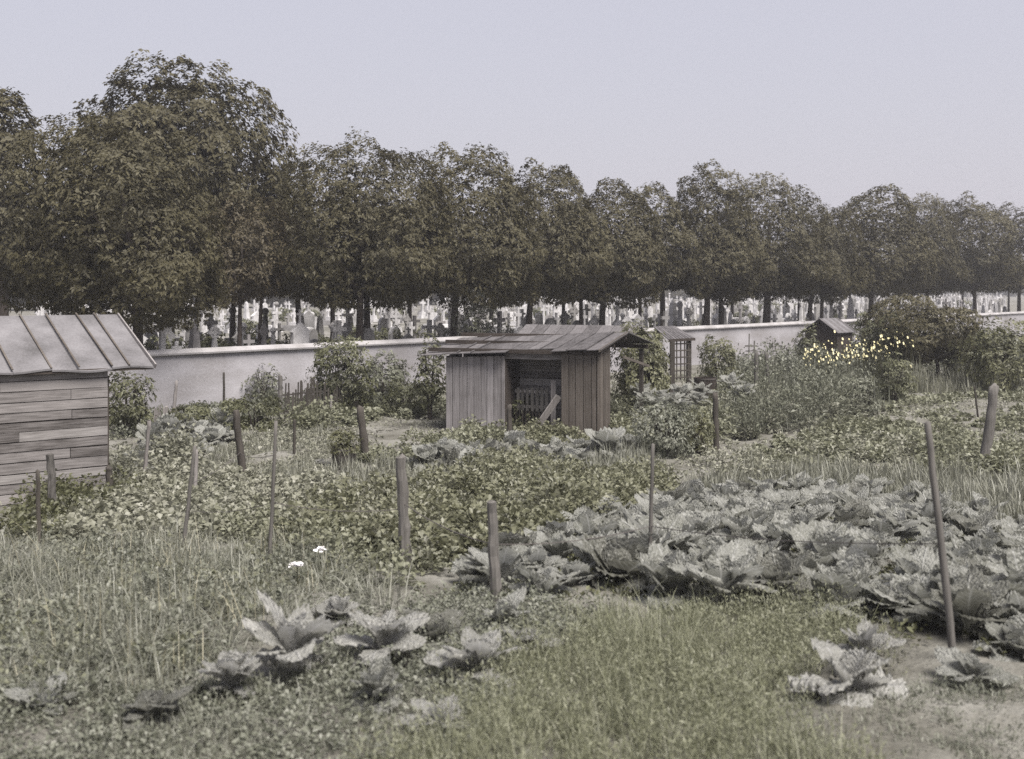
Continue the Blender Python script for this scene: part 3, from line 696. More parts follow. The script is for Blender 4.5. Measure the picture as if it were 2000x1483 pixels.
def bed(name, label, cat, poly, mat, kind, per, **kw):
    global rng
    rng = np.random.default_rng(abs(hash(tuple(map(tuple, poly)))) % 99991)
    W = world_poly(poly); C = tops(sample(W, per))
    parts = []
    if kind == 'bush': parts.append(bush_leaves(C, **kw))
    elif kind == 'blade': parts.append(blades(C, **kw))
    elif kind == 'fern':
        a = dict(kw); parts.append(blades(C, a['n'], a['H0'], a['W'], a['spread'], .5, .6))
        parts.append(bush_leaves(C, a['spread'] * 1.8, a['H0'] * .85, a['n'] * 5, a['L'], .22, .5, .1))
    V, Fc, var = join(parts)
    o = mk(name, V, Fc, M[mat], var=var); tag(o, label, cat, kind='stuff'); return o
# foreground
bed('tall_grass', 'pale long grass filling the left foreground', 'grass', [(-60, 1080), (300, 1062), (520, 1085), (700, 1120), (790, 1165), (640, 1215), (480, 1275), (400, 1330), (200, 1375), (-60, 1390)], 'grass', 'blade', 80, n=14, H0=.30, W=.008, spread=.08, lean=.6, curl=1.1)
bed('seed_stalks', 'dry seed stalks standing above the long grass at the left', 'grass', [(-60, 1085), (520, 1090), (700, 1130), (640, 1215), (480, 1275), (400, 1330), (-60, 1390)], 'straw', 'blade', 12, n=3, H0=.42, W=.005, spread=.06, lean=.4, curl=.5)
bed('meadow_weeds', 'low weeds among the long grass in the left foreground', 'weeds', [(-60, 1100), (520, 1085), (790, 1165), (640, 1215), (400, 1330), (-60, 1440)], 'weed', 'bush', 45, Rr=.13, Hh=.2, n=42, L=.045, Wr=.5)
bed('clover', 'darker green clover patches in the long grass at the left', 'weeds', [(-60, 1120), (300, 1075), (560, 1100), (740, 1170), (560, 1230), (300, 1330), (-60, 1420)], 'bean', 'bush', 14, Rr=.16, Hh=.16, n=60, L=.04, Wr=.8)
bed('edge_weeds', 'sparse weeds on the bare soil at the bottom left', 'weeds', [(-60, 1370), (420, 1330), (640, 1340), (1000, 1370), (850, 1600), (-60, 1600)], 'weed', 'bush', 110, Rr=.12, Hh=.12, n=40, L=.032)
bed('edge_grass', 'thin grass tufts on the soil at the bottom left', 'grass', [(-60, 1360), (420, 1300), (700, 1330), (900, 1400), (850, 1600), (-60, 1600)], 'grass', 'blade', 90, n=11, H0=.17, W=.005, spread=.05, lean=.5, curl=.7)
bed('potato_plants', 'yellow-green potato plants massed in the middle of the garden', 'potatoes', [(570, 1050), (700, 985), (830, 962), (1060, 935), (1230, 930), (1300, 965), (1270, 1030), (1080, 1062), (1000, 1112), (830, 1120), (700, 1110), (560, 1095)], 'potato', 'bush', 6.5, Rr=.27, Hh=.46, n=290, L=.075, Wr=.68)
bed('potato_shoots', 'upright pale shoots standing among the potato plants', 'potatoes', [(570, 1050), (830, 962), (1230, 930), (1300, 965), (1080, 1062), (830, 1120), (560, 1095)], 'palebed', 'bush', 5, Rr=.16, Hh=.55, n=40, L=.07, Wr=.45, upness=.7)
bed('fence_weeds', 'tangled green weeds along the wire fence left of the thick stake', 'weeds', [(380, 1050), (560, 1040), (800, 1075), (880, 1140), (820, 1175), (640, 1120), (420, 1095)], 'bean', 'bush', 11, Rr=.2, Hh=.34, n=110, L=.06)
bed('strawberry_bed', 'pale leafy bed left of the potatoes behind the thin stakes', 'vegetable bed', [(60, 1070), (130, 1010), (230, 965), (500, 935), (640, 960), (720, 975), (580, 1040), (380, 1062), (200, 1075)], 'palebed', 'bush', 9, Rr=.22, Hh=.25, n=150, L=.08, Wr=.72)
bed('shed_weeds', 'dark weeds at the foot of the left shed', 'weeds', [(20, 1060), (60, 985), (210, 960), (235, 985), (140, 1020), (100, 1070)], 'shrub', 'bush', 12, Rr=.2, Hh=.4, n=110, L=.07)
bed('carrot_bed', 'feathery carrot leaves covering the bottom right foreground', 'carrots', [(960, 1330), (1130, 1240), (1260, 1200), (1420, 1200), (1560, 1205), (1720, 1240), (1600, 1330), (1540, 1400), (1720, 1600), (650, 1600), (850, 1410)], 'carrot', 'fern', 130, n=12, H0=.28, W=.0045, spread=.05, L=.03)
bed('carrot_weeds', 'darker weeds sprouting between the carrots', 'weeds', [(960, 1330), (1260, 1205), (1560, 1215), (1660, 1260), (1540, 1350), (1600, 1490), (800, 1490)], 'bean', 'bush', 9, Rr=.13, Hh=.2, n=46, L=.04, Wr=.5)
bed('corner_weeds', 'thin weeds in the bottom right corner beyond the pale cabbage', 'weeds', [(1560, 1420), (1800, 1350), (2040, 1320), (2040, 1600), (1500, 1600)], 'weed', 'fern', 90, n=8, H0=.13, W=.005, spread=.05, L=.035)
bed('bed_weeds', 'low weeds between the front cabbages', 'weeds', [(640, 1215), (880, 1170), (1250, 1195), (1130, 1250), (1000, 1320), (900, 1390), (640, 1340)], 'weed', 'bush', 85, Rr=.12, Hh=.14, n=40, L=.034)
bed('cabbage_bed_weeds', 'dark low weeds under the cabbage rows', 'weeds', [(880, 1175), (1290, 1020), (1400, 965), (1760, 975), (2040, 1060), (2040, 1290), (1850, 1290), (1550, 1200), (1300, 1190)], 'shrub', 'bush', 12, Rr=.14, Hh=.1, n=40, L=.05)
# middle distance
bed('leek_bed', 'pale slanting leek leaves right of the potatoes', 'leeks', [(1310, 955), (1440, 935), (1560, 925), (1760, 930), (2040, 945), (2040, 1065), (1860, 1030), (1750, 985), (1400, 970)], 'grass', 'blade', 22, n=16, H0=.42, W=.018, spread=.06)
bed('onion_bed', 'thin pale onion leaves in front of the shed', 'onions', [(640, 925), (800, 905), (880, 925), (1000, 905), (1270, 885), (1290, 925), (1050, 935), (830, 962), (690, 985), (600, 960)], 'grass', 'blade', 22, n=14, H0=.36, W=.014, spread=.05)
bed('lawn_strip', 'thin pale grass on the bare plot left of the round planter', 'grass', [(370, 930), (440, 870), (560, 835), (660, 850), (640, 905), (560, 940), (450, 945)], 'palebed', 'bush', 16, Rr=.15, Hh=.08, n=40, L=.06)
bed('lawn_blades', 'short grass blades on the bare plot left of the round planter', 'grass', [(340, 940), (430, 870), (560, 835), (660, 850), (650, 915), (560, 945), (450, 955)], 'grass', 'blade', 30, n=12, H0=.2, W=.012, spread=.07)
bed('bean_row', 'green bean row in front of the pear shrub', 'beans', [(560, 838), (600, 815), (700, 806), (860, 800), (870, 812), (800, 822), (690, 834), (600, 846)], 'bean', 'bush', 5, Rr=.3, Hh=.42, n=130, L=.12)
bed('bean_row', 'green bean row beside the path to the shed', 'beans', [(700, 900), (760, 882), (860, 862), (900, 852), (1000, 850), (990, 880), (900, 902), (820, 908), (730, 915)], 'bean', 'bush', 5, Rr=.28, Hh=.34, n=140, L=.1)
bed('bean_row', 'green bushes along the front of the brown shed wing', 'beans', [(1000, 850), (1100, 846), (1190, 838), (1250, 850), (1240, 882), (1120, 890), (1010, 890)], 'potato', 'bush', 5.5, Rr=.3, Hh=.32, n=150, L=.1)
bed('flower_bushes', 'pale flowering bushes between the left shed and the leaning post', 'flower bed', [(215, 960), (240, 905), (320, 885), (380, 910), (370, 950), (290, 965)], 'palebed', 'bush', 5, Rr=.3, Hh=.5, n=150, L=.1)
bed('hedge_weeds', 'weedy strip below the wall behind the left shed', 'weeds', [(200, 860), (230, 815), (330, 800), (560, 790), (560, 812), (430, 832), (330, 850)], 'weed', 'bush', 4, Rr=.3, Hh=.22, n=90, L=.1)
bed('wall_foot_weeds', 'weeds growing along the foot of the cemetery wall', 'weeds', [(270, 810), (600, 772), (860, 750), (870, 770), (640, 800), (300, 826)], 'shrub_grey', 'bush', 3, Rr=.3, Hh=.22, n=100, L=.1)
bed('tangle', 'tangled mixed greenery right of the central shed', 'weeds', [(1195, 850), (1200, 790), (1290, 775), (1420, 778), (1440, 840), (1385, 868), (1270, 880)], 'bean', 'bush', 4, Rr=.36, Hh=.42, n=170, L=.11)
bed('tall_herbs', 'tall grey-green herbs massed right of the dark tub', 'herbs', [(1415, 860), (1420, 790), (1500, 752), (1700, 742), (1720, 800), (1620, 830), (1500, 868)], 'shrub_grey', 'bush', 1.7, Rr=.42, Hh=.95, n=280, L=.12, Wr=.4, upness=.5)
bed('leafy_herbs', 'lighter broad-leaved plants mixed into the herbs at the right', 'herbs', [(1415, 860), (1420, 790), (1500, 752), (1700, 742), (1720, 800), (1620, 830), (1500, 868)], 'palebed', 'bush', 1.6, Rr=.36, Hh=.5, n=150, L=.12, Wr=.6)
bed('grassy_herbs', 'upright grassy leaves among the herbs at the right', 'herbs', [(1400, 850), (1405, 770), (1500, 740), (1700, 735), (1720, 795), (1500, 860)], 'weed', 'blade', 4, n=14, H0=.7, W=.02, spread=.14, lean=.25, curl=.4)
bed('rear_herbs', 'grey-green herbs filling the plots below the bright wall', 'herbs', [(1425, 765), (1440, 730), (1560, 712), (1760, 720), (1760, 745), (1500, 752)], 'weed', 'bush', 1.6, Rr=.5, Hh=.95, n=220, L=.14, Wr=.5, upness=.4)
bed('low_greens', 'low green rows on the plot at the right', 'vegetable bed', [(1440, 905), (1500, 870), (1640, 832), (1760, 815), (1800, 850), (1740, 905), (1600, 925)], 'bean', 'bush', 6, Rr=.25, Hh=.2, n=90, L=.11)
bed('low_greens', 'low yellowish green rows above the leeks at the right', 'vegetable bed', [(1380, 960), (1400, 905), (1560, 880), (1720, 860), (1800, 870), (1760, 928), (1560, 928)], 'palebed', 'bush', 5, Rr=.22, Hh=.25, n=90, L=.09)
bed('low_greens', 'low greens in front of the thick leaning post at the right edge', 'vegetable bed', [(1730, 930), (1800, 890), (1920, 870), (2040, 880), (2040, 945), (1880, 935)], 'bean', 'bush', 5, Rr=.3, Hh=.42, n=110, L=.1)
bed('path_greens', 'thin row of greens beside the bare path at the right', 'vegetable bed', [(1700, 792), (1780, 776), (1960, 772), (2040, 775), (2040, 784), (1860, 786), (1730, 806)], 'bean', 'bush', 4, Rr=.3, Hh=.18, n=70, L=.14)
bed('path_greens', 'patchy greens on the pale plot near the right edge', 'vegetable bed', [(1720, 850), (1800, 812), (2040, 798), (2040, 860), (1900, 860), (1780, 880)], 'bean', 'bush', 2.2, Rr=.3, Hh=.2, n=80, L=.13)
bed('tall_stalks', 'tall thin pale stalks under the fruit tree at the right', 'stalks', [(1690, 760), (1760, 748), (1960, 745), (2040, 745), (2040, 768), (1740, 772)], 'palebed', 'blade', 14, n=10, H0=.75, W=.03, spread=.16, lean=.2, curl=.25)
bed('hedge_mass', 'dense greenery closing the garden at the far right', 'shrubs', [(1640, 722), (1760, 705), (2100, 690), (2100, 735), (1760, 738)], 'shrub_grey', 'bush', 1.2, Rr=.7, Hh=1.3, n=220, L=.17)
bed('ground_weeds', 'sparse low weeds scattered over the bare garden soil', 'weeds', [(-80, 1100), (-80, 900), (150, 830), (640, 775), (1000, 760), (1500, 720), (2060, 720), (2080, 1010), (1400, 960), (1000, 940), (500, 1000)], 'palebed', 'bush', 4, Rr=.24, Hh=.1, n=22, L=.08)

# ------------------------------------------------------------------ shrubs and small trees
def shrub(name, label, cat, px, base, top, wd, mat, leaf, dens=1.0, Y=None, z0=None, foot=.12, stems=5, seed=1, group=None, cl=None, squash=.85, sq=.8):
    g0 = G(px, base) if Y is None else Vector(((px - CX) / F * Y, Y, z0 if z0 is not None else float(gz(Y))))
    Y = g0.y; H = (ZC - (top - HY) / F * Y) - g0.z; r = wd / 2 / F * Y
    t = empty(name, g0); tag(t, label, cat, group)
    cd = crown_data('foliage', r, foot * H - .05, H, M[mat], leaf, dens * .95 / leaf ** 2, seed, bump=.2, sub=4, inner=.4, feather=.05, bsc=2.2 / max(r, .3), sq=sq)
    obj_of('foliage', cd, t)
    random.seed(seed); b = MB()
    for k_ in range(stems):
        a = random.uniform(0, 6.28); e = random.uniform(.3, .7) * r
        b.tube([(0.05 * math.cos(a), .05 * math.sin(a), -.1), (e * .4 * math.cos(a), e * .4 * math.sin(a), H * .4), (e * math.cos(a), e * math.sin(a), H * .8)], [.028, .02, .008], 5)
    b.build('stem', M['bark'], t); return t
shrub('pear_shrub', 'dark leafy pear shrub against the wall left of the central shed', 'shrub', 666, 812, 658, 122, 'shrub', .09, 1.5, seed=41)
shrub('leafy_shrub', 'grey-green shrub between the pear shrub and the shed', 'shrub', 752, 806, 684, 105, 'shrub_grey', .09, 1.2, seed=42)
shrub('round_bush', 'dark rounded broom-like bush in front of the shrubs left of the shed', 'shrub', 790, 812, 738, 82, 'shrub', .06, 1.1, seed=43, foot=.0)
shrub('climbing_vine', 'tall narrow climber beside the left end of the central shed', 'climber', 840, 820, 650, 64, 'shrub', .10, 1.0, seed=44, cl=.2)
shrub('wall_shrub', 'small shrub standing alone against the pale wall', 'shrub', 515, 792, 712, 72, 'shrub_grey', .09, .9, seed=45)
shrub('round_shrub', 'dark round shrub behind the corner of the left shed', 'shrub', 250, 850, 722, 118, 'shrub', .09, 1.0, seed=46)
shrub('hedge_bush', 'low clipped bush below the wall, left of the tall picket', 'shrub', 365, 850, 790, 105, 'shrub', .08, 1.3, seed=47, foot=0, sq=.55)
shrub('hedge_bush', 'low clipped hedge bush just left of the picket fence', 'shrub', 497, 840, 776, 108, 'shrub', .08, 1.4, seed=48, foot=0, sq=.4)
shrub('elder_bush', 'large leafy bush between the central shed and the lattice arbour', 'shrub', 1255, 806, 630, 128, 'bush_green', .09, 1.5, seed=49)
shrub('currant_bush', 'loose bush standing right of the lattice arbour', 'shrub', 1406, 772, 657, 84, 'bush_green', .09, 1.3, seed=50)
shrub('ivy', 'dark ivy covering the gable of the far overgrown hut', 'climber', 1578, 700, 632, 48, 'shrub', .10, 1.4, Y=48.4, seed=51)
shrub('sapling', 'light feathery sapling in the cemetery above the left half of the central shed', 'sapling', 928, 650, 556, 84, 'shrub_grey', .10, .7, Y=float(wall_pt(928, 1.2)[1]), z0=CEM, seed=52)
shrub('hut_shrub', 'shrub filling the space right of the small overgrown hut', 'shrub', 1700, 722, 606, 84, 'shrub', .11, 1.3, Y=51.5, seed=53)
shrub('dark_bush', 'dark bush below the fruit tree right of the yellow flowers', 'shrub', 1745, 790, 690, 80, 'shrub', .09, .9, seed=54)
shrub('grey_bush', 'rounded grey-green bush beside the right-hand plot', 'shrub', 1680, 810, 735, 90, 'shrub_grey', .09, 1.0, seed=55, foot=0)
shrub('grey_bush', 'greyish bush at the far right edge under the wall', 'shrub', 1945, 766, 622, 130, 'bush_green', .12, 1.2, seed=56)
shrub('grey_bush', 'tall dark bush filling the gap left of the fruit tree', 'shrub', 1735, 752, 612, 84, 'shrub', .12, 1.2, seed=156)
shrub('grey_bush', 'bush between the fruit tree and the right edge', 'shrub', 1885, 748, 630, 92, 'shrub', .12, 1.2, seed=157)
shrub('rose_bush', 'tall pale bush with whitish leaves left of the dark straight post', 'shrub', 1300, 892, 778, 120, 'weed', .07, 1.1, seed=58, foot=0)
shrub('rose_bush', 'shorter bush hugging the dark straight post on its left', 'shrub', 1362, 888, 800, 66, 'bush_green', .07, 1.1, seed=59, foot=0)
shrub('shed_plant', 'leafy plant growing in the recess of the central shed', 'plant', 1025, 842, 770, 62, 'shrub', .08, .8, seed=57, foot=.05)
ev = [(290, 4, 36), (318, 8, 44), (345, 5.5, 30), (385, 5, 40), (415, 9, 50), (445, 6.5, 44), (490, 5, 34), (535, 9, 46), (560, 5, 36), (600, 11, 60), (640, 5.5, 46), (690, 9, 50), (740, 11, 56), (770, 6, 40), (830, 9, 44), (870, 5, 40), (915, 12, 50),
      (990, 5, 30), (1060, 7, 32), (1120, 11, 44), (1155, 6, 30), (1240, 6, 40), (1275, 12, 50), (1330, 5, 30), (1365, 9, 36), (1450, 5, 24), (1480, 11, 36), (1545, 6, 30), (1640, 8, 34), (1740, 7, 34)]
random.seed(64); ev += [(random.uniform(280, 1900), random.uniform(16, 60), random.uniform(22, 46)) for _ in range(48)]
for i, (px, off, wd) in enumerate(ev):
    q = wall_pt(px, off); Yq = float(q[1]); tp = HY + F * (ZC - CEM - random.uniform(.7, 1.2)) / Yq
    shrub('grave_shrub', f'{ordn(i)} small dark evergreen from the left among the graves', 'shrub', px, 0, tp, wd, 'shrub', .12 + .002 * off, .9, Y=Yq, z0=CEM, seed=60 + i, group='evergreens among the graves', foot=.05)
# fruit tree at the right
g0 = G(1835, 752); Y = g0.y
t = empty('fruit_tree', g0); tag(t, 'low spreading dark fruit tree at the right in front of the wall', 'tree')
obj_of('crown', crown_data('crown', 100 / F * Y, .95, ZC - (578 - HY) / F * Y, M['tree'], .12, 75, 77, bump=.2, sub=5), t, (-.55, 0, 0))
obj_of('trunk', trunk_data('trunk', .09, 2.3, 1.0, 1.5, 78, lean=-.4), t)

# yellow flowers
rng = np.random.default_rng(88)
t = empty('yellow_flower_clump', G(1668, 756)); tag(t, 'stand of tall yellow daisies in front of the overgrown hut', 'flowers'); g0 = Vector(t.location)
n = 230; fx = rng.uniform(-1.9, 1.9, n); fy = rng.uniform(-1.0, .9, n); fz = 1.3 + .6 * fx / 3.8 + rng.normal(0, .3, n)
b = MB()
for x, y, z in zip(fx, fy, fz): b.tube([(x * .9, y, 0), (x, y, z)], [.012, .007], 3, cap=False)
b.build('stems', M['shrub'], t)
b = MB()
for x, y, z in zip(fx, fy, fz):
    r_ = random.uniform(.018, .04); tl = random.uniform(-.03, .03); V = [(x, y, z + .012)]; m = 8
    for k_ in range(m): V.append((x + math.cos(k_ * 6.283 / m) * r_ * (1 if k_ % 2 else .75), y + math.sin(k_ * 6.283 / m) * r_ - .01, z + math.sin(k_ * 6.283 / m) * (.03 + tl)))
    b.add(V, [(0, k_ + 1, (k_ + 1) % m + 1) for k_ in range(m)])
fl = b.build('flower_heads', M['petal_yellow'], t); fl['kind'] = 'stuff'
V, Fc, var = bush_leaves(np.stack([rng.uniform(-1.7, 1.7, 40), rng.uniform(-.5, .5, 40), np.zeros(40)], 1), .3, 1.0, 130, .13, .35, .4)
mk('foliage', V, Fc, M['shrub_grey'], t, var=var)
# white umbels by the thick stake
for px, py, s, lab in ((625, 1073, .042, 'white flower head nearest the thick stake'), (580, 1103, .055, 'larger ragged white flower head lower left of the thick stake')):
    g0 = G(px, py + 62); Y = g0.y; top = P(px, py, Y) - g0
    t = empty('white_umbel', g0); tag(t, lab, 'flower')
    MB().tube([(0, 0, -.02), (top.x * .6, .02, top.z * .6), tuple(top - Vector((0, 0, .01)))], [.006, .005, .004], 5).build('stem', M['shrub'], t)
    b = MB()
    for k_ in range(26):
        a = random.uniform(0, 6.28); q = random.uniform(0, 1) ** .5 * s; c = top + Vector((math.cos(a) * q * 1.3, math.sin(a) * q, random.uniform(-.012, .02)))
        b.add([c + Vector((math.cos(j * 1.257) * .02, math.sin(j * 1.257) * .02, random.uniform(-.006, .006))) for j in range(5)], [(0, 1, 2, 3, 4)])
    b.build('flower_head', M['petal_white'], t)

# ------------------------------------------------------------------ cabbages
def cab_leaf(name, L, Wd, kind, seed, mat):
    r2 = random.Random(seed); nu, nv = 15, 12; V = []; UV = []
    ph = [r2.uniform(0, 6.28) for _ in range(4)]
    for i in range(nu + 1):
        u = i / nu
        wdt = Wd * (.10 + .90 * math.sin(math.pi * min(1, u ** .85 * .70)) ** 1.1)
        if kind == 'fan': wdt = Wd * (.11 + .89 * max(0, math.sin(math.pi * min(1, max(0, u - .16) / .84 * .72))) ** 1.25)
        if kind == 'in': x = L * (.25 * u + .22 * u * u); z = L * (.95 * u - .12 * u * u); cup = -.75
        elif kind == 'mid': x = L * (.55 * u + .25 * u * u); z = L * (.75 * u - .28 * u * u); cup = -.4
        elif kind == 'fan': x = L * (.38 * u + .42 * u * u); z = L * (.85 * u - .28 * u * u); cup = -.22
        else: x = L * (.8 * u + .15 * u * u); z = L * (.42 * u - .45 * u * u); cup = .28
        for j in range(nv + 1):
            v = j / nv * 2 - 1; e = abs(v) ** 2
            ruf = .085 * L * e * e * math.sin(u * 24 + ph[0] + (3 if v > 0 else 0)) + .07 * L * u ** 6 * math.sin(v * 15 + ph[1]) + .022 * L * u * math.sin(u * 21 + ph[2]) * math.sin(v * 13 + ph[3]) + .03 * L * math.sin(v * 4 + ph[2]) * math.sin(u * 6 + ph[3]) + r2.uniform(-.01, .01) * L
            c = cup * wdt * .5 * v * v
            if kind == 'out': px_, pz_ = x + ruf * .3, z - c * -1 * -1 + ruf + .1 * wdt * v * v
            else: px_, pz_ = x + c * .7 + ruf * .5, z - c * .25 + ruf * .6
            rt = .24 * abs(v) ** 3 * u * u
            px_ -= rt * x; pz_ -= rt * z if kind != 'out' else 0
            V.append((px_, v * wdt * .5 * (1 - .1 * e), pz_)); UV.append((u, v / 2 + .5))
    Fc = [(i * (nv + 1) + j, (i + 1) * (nv + 1) + j, (i + 1) * (nv + 1) + j + 1, i * (nv + 1) + j + 1) for i in range(nu) for j in range(nv)]
    return mk(name, V, Fc, mat, smooth=True, uv=UV, data_only=True)
def heart(name, seed, mat):
    r2 = random.Random(seed); V = []; UV = []; nu, nv = 8, 12
    for i in range(nu + 1):
        t = math.pi * i / nu
        for j in range(nv):
            a = 2 * math.pi * j / nv; r_ = .13 * (1 + .08 * math.sin(3 * a + seed) + r2.uniform(-.03, .03))
            V.append((math.sin(t) * math.cos(a) * r_, math.sin(t) * math.sin(a) * r_, .13 - math.cos(t) * r_ * .85)); UV.append((i / nu, (j / nv * 4) % 1))
    Fc = [(i * nv + j, i * nv + (j + 1) % nv, (i + 1) * nv + (j + 1) % nv, (i + 1) * nv + j) for i in range(nu) for j in range(nv)]
    return mk(name, V, Fc, mat, smooth=True, uv=UV, data_only=True)
CAB = {}
for mt in ('cabbage', 'cabbage_dark', 'cabbage_pale'):
    CAB[mt] = {k_: [cab_leaf('leaf', *(dict(zip(('in', 'mid', 'out', 'fan'), ((.30, .31), (.37, .38), (.40, .38), (.44, .29))))[k_]), k_, s, M[mt]) for s in range(5)] for k_ in ('in', 'mid', 'out', 'fan')}
    CAB[mt]['heart'] = [heart('heart', s, M[mt]) for s in range(2)]
def cabbage(loc, size, mt, label, group, seed, style='savoy'):
    r2 = random.Random(seed); t = empty('cabbage', loc, r2.uniform(0, 6.28)); t.scale = (size * r2.uniform(.9, 1.1), size * r2.uniform(.9, 1.1), size * r2.uniform(1.05, 1.4))
    tag(t, label, 'cabbage', group)
    st = .05 if style != 'loose' else .02
    lay = {'savoy': (('out', 5, .0, .95), ('mid', 6, .03, 1.0), ('in', 5, .06, .95)), 'upright': (('out', 3, 0, .75), ('fan', 6, .02, 1.0), ('fan', 5, .04, .95), ('in', 4, .05, .9)), 'loose': (('out', 4, .0, 1.0), ('fan', 6, .0, 1.0), ('mid', 3, .03, .8), ('in', 2, .03, .8))}[style]
    for li, (k_, n_, z_, s_) in enumerate(lay):
        a0 = r2.uniform(0, 6.28); til = {'fan': (-.05, .55) if (li == 1) else (-.3, .1)}.get(k_, (-.35, .18))
        for j in range(n_):
            a = a0 + j * 6.283 / n_ + r2.uniform(-.25, .25)
            obj_of('leaf', r2.choice(CAB[mt][k_]), t, (.03 * math.cos(a), .03 * math.sin(a), st + z_), (r2.uniform(-.35, .35), r2.uniform(*til), a), s_ * r2.uniform(.7, 1.2))
    if style == 'savoy': obj_of('heart', r2.choice(CAB[mt]['heart']), t, (0, 0, st + .03), (r2.uniform(-.2, .2), 0, r2.uniform(0, 6)), r2.uniform(.85, 1.1))
    return t
# the big cabbage plot, in rows
W = world_poly([(870, 1178), (905, 1105), (1060, 1062), (1270, 1020), (1330, 985), (1500, 962), (1760, 985), (2040, 1065), (2040, 1300), (1860, 1275), (1700, 1225), (1540, 1190), (1290, 1182)])
random.seed(31); A = np.array(W); rows_ = []
y = A[:, 1].min() + .25; ri = 0
while y < A[:, 1].max():
    row = []; x = A[:, 0].min() + (.3 if ri % 2 else 0)
    while x < A[:, 0].max() + .2:
        p = np.array([[x + random.uniform(-.08, .08), y + random.uniform(-.08, .08)]])
        if in_poly(p, W)[0]: row.append(p[0])
        x += .5
    if row: rows_.append(row)
    y += .5 + .02 * ri; ri += 1
for ri, row in enumerate(rows_):
    for j, p in enumerate(row):
        s = random.uniform(.62, .98); mt = 'cabbage_dark' if random.random() < .12 else 'cabbage'
        cabbage((p[0], p[1], float(gz(p[1])) - .02), s, mt, f'grey-green savoy cabbage, {ordn(j)} from the left in the {ordn(ri)} row of the big cabbage plot', 'cabbages in the big plot', 1000 + ri * 50 + j, 'upright' if random.random() < (.8 if ri < 2 else .45) else 'savoy')
# single cabbages of the foreground
for i, (px, py, s, mt, st, lab) in enumerate((
    (570, 1325, 1.35, 'cabbage_pale', 'upright', 'large upright grey cabbage at the edge of the long grass'),
    (745, 1300, 1.2, 'cabbage_pale', 'upright', 'upright cabbage right of the largest grey one, on bare soil'),
    (450, 1365, .95, 'cabbage_pale', 'upright', 'smaller cabbage lower left of the large upright grey one'),
    (300, 1420, .85, 'cabbage_dark', 'loose', 'dark loose-leaved cabbage at the bottom left'),
    (740, 1395, .85, 'cabbage', 'savoy', 'small cabbage at the bottom, below the two upright ones'),
    (935, 1340, 1.1, 'cabbage_pale', 'upright', 'pale upright cabbage with striped leaves in the bottom middle'),
    (850, 1265, .85, 'cabbage_dark', 'loose', 'dark-leaved cabbage between the upright ones and the split stake'),
    (1030, 1280, .8, 'cabbage_pale', 'loose', 'ragged cabbage right of the pale striped one'),
    (655, 1225, .8, 'cabbage_pale', 'savoy', 'cabbage half hidden in the grass behind the large upright one'),
    (985, 1235, .9, 'cabbage', 'loose', 'flat cabbage just below the foot of the split stake'),
    (850, 1440, .8, 'cabbage_pale', 'loose', 'pale low cabbage at the very bottom middle'),
    (1655, 1372, 1.25, 'cabbage_pale', 'loose', 'large pale collapsed cabbage on the soil at the bottom right'),
    (1690, 1310, .9, 'cabbage_pale', 'upright', 'pale upright leaves just behind the collapsed cabbage'),
    (1900, 1345, .8, 'cabbage', 'loose', 'cabbage beside the long leaning pole at the right edge'),
    (1730, 1215, 1.0, 'cabbage', 'savoy', 'cabbage in front of the plot above the collapsed pale one'),
    (90, 1400, .8, 'cabbage', 'loose', 'cabbage at the bottom left corner'),
    (716, 955, .8, 'cabbage_dark', 'loose', 'dark leafy rosette alone on pale soil left of the thick stake'),
    (627, 912, .7, 'cabbage_pale', 'loose', 'whitish-leaved plant beside the round planter'))):
    g0 = G(px, py); cabbage(g0 + Vector((0, 0, .03)), s * .61, mt, lab, None, 3000 + i, st)
# small cabbages of the middle distance
mid = [(330, 862), (352, 850), (378, 858), (405, 850), (430, 845), (345, 880), (375, 884), (410, 872), (440, 866), (300, 880), (285, 905), (262, 925)]
for i, (px, py) in enumerate(mid):
    cabbage(G(px, py), random.uniform(.95, 1.25), 'cabbage', f'{ordn(i)} pale cabbage in the patch between the left shed and the hedge', 'cabbages behind the left shed', 4000 + i)
mid = [(830, 915), (862, 905), (895, 915), (925, 905), (960, 915), (880, 932), (920, 930), (1000, 905), (1040, 912), (1080, 905), (1130, 900), (1180, 895), (1230, 890), (1060, 925), (1120, 918)]
for i, (px, py) in enumerate(mid):
    cabbage(G(px, py), random.uniform(.9, 1.3), random.choice(('cabbage', 'cabbage', 'cabbage_dark')), f'{ordn(i)} cabbage of the short rows in front of the central shed', 'cabbages before the central shed', 4100 + i)
mid = [(1265, 835), (1290, 825), (1310, 838), (1335, 820), (1360, 835), (1290, 850), (1330, 852), (1370, 815), (1250, 815), (1430, 800), (1450, 815)]
for i, (px, py) in enumerate(mid):
    g0 = G(px, py); g0.z += .55
    cabbage(g0, random.uniform(.8, 1.1), 'cabbage', f'{ordn(i)} tall kale-like plant in the tangle left of the dark post', 'kale right of the central shed', 4200 + i, 'upright')

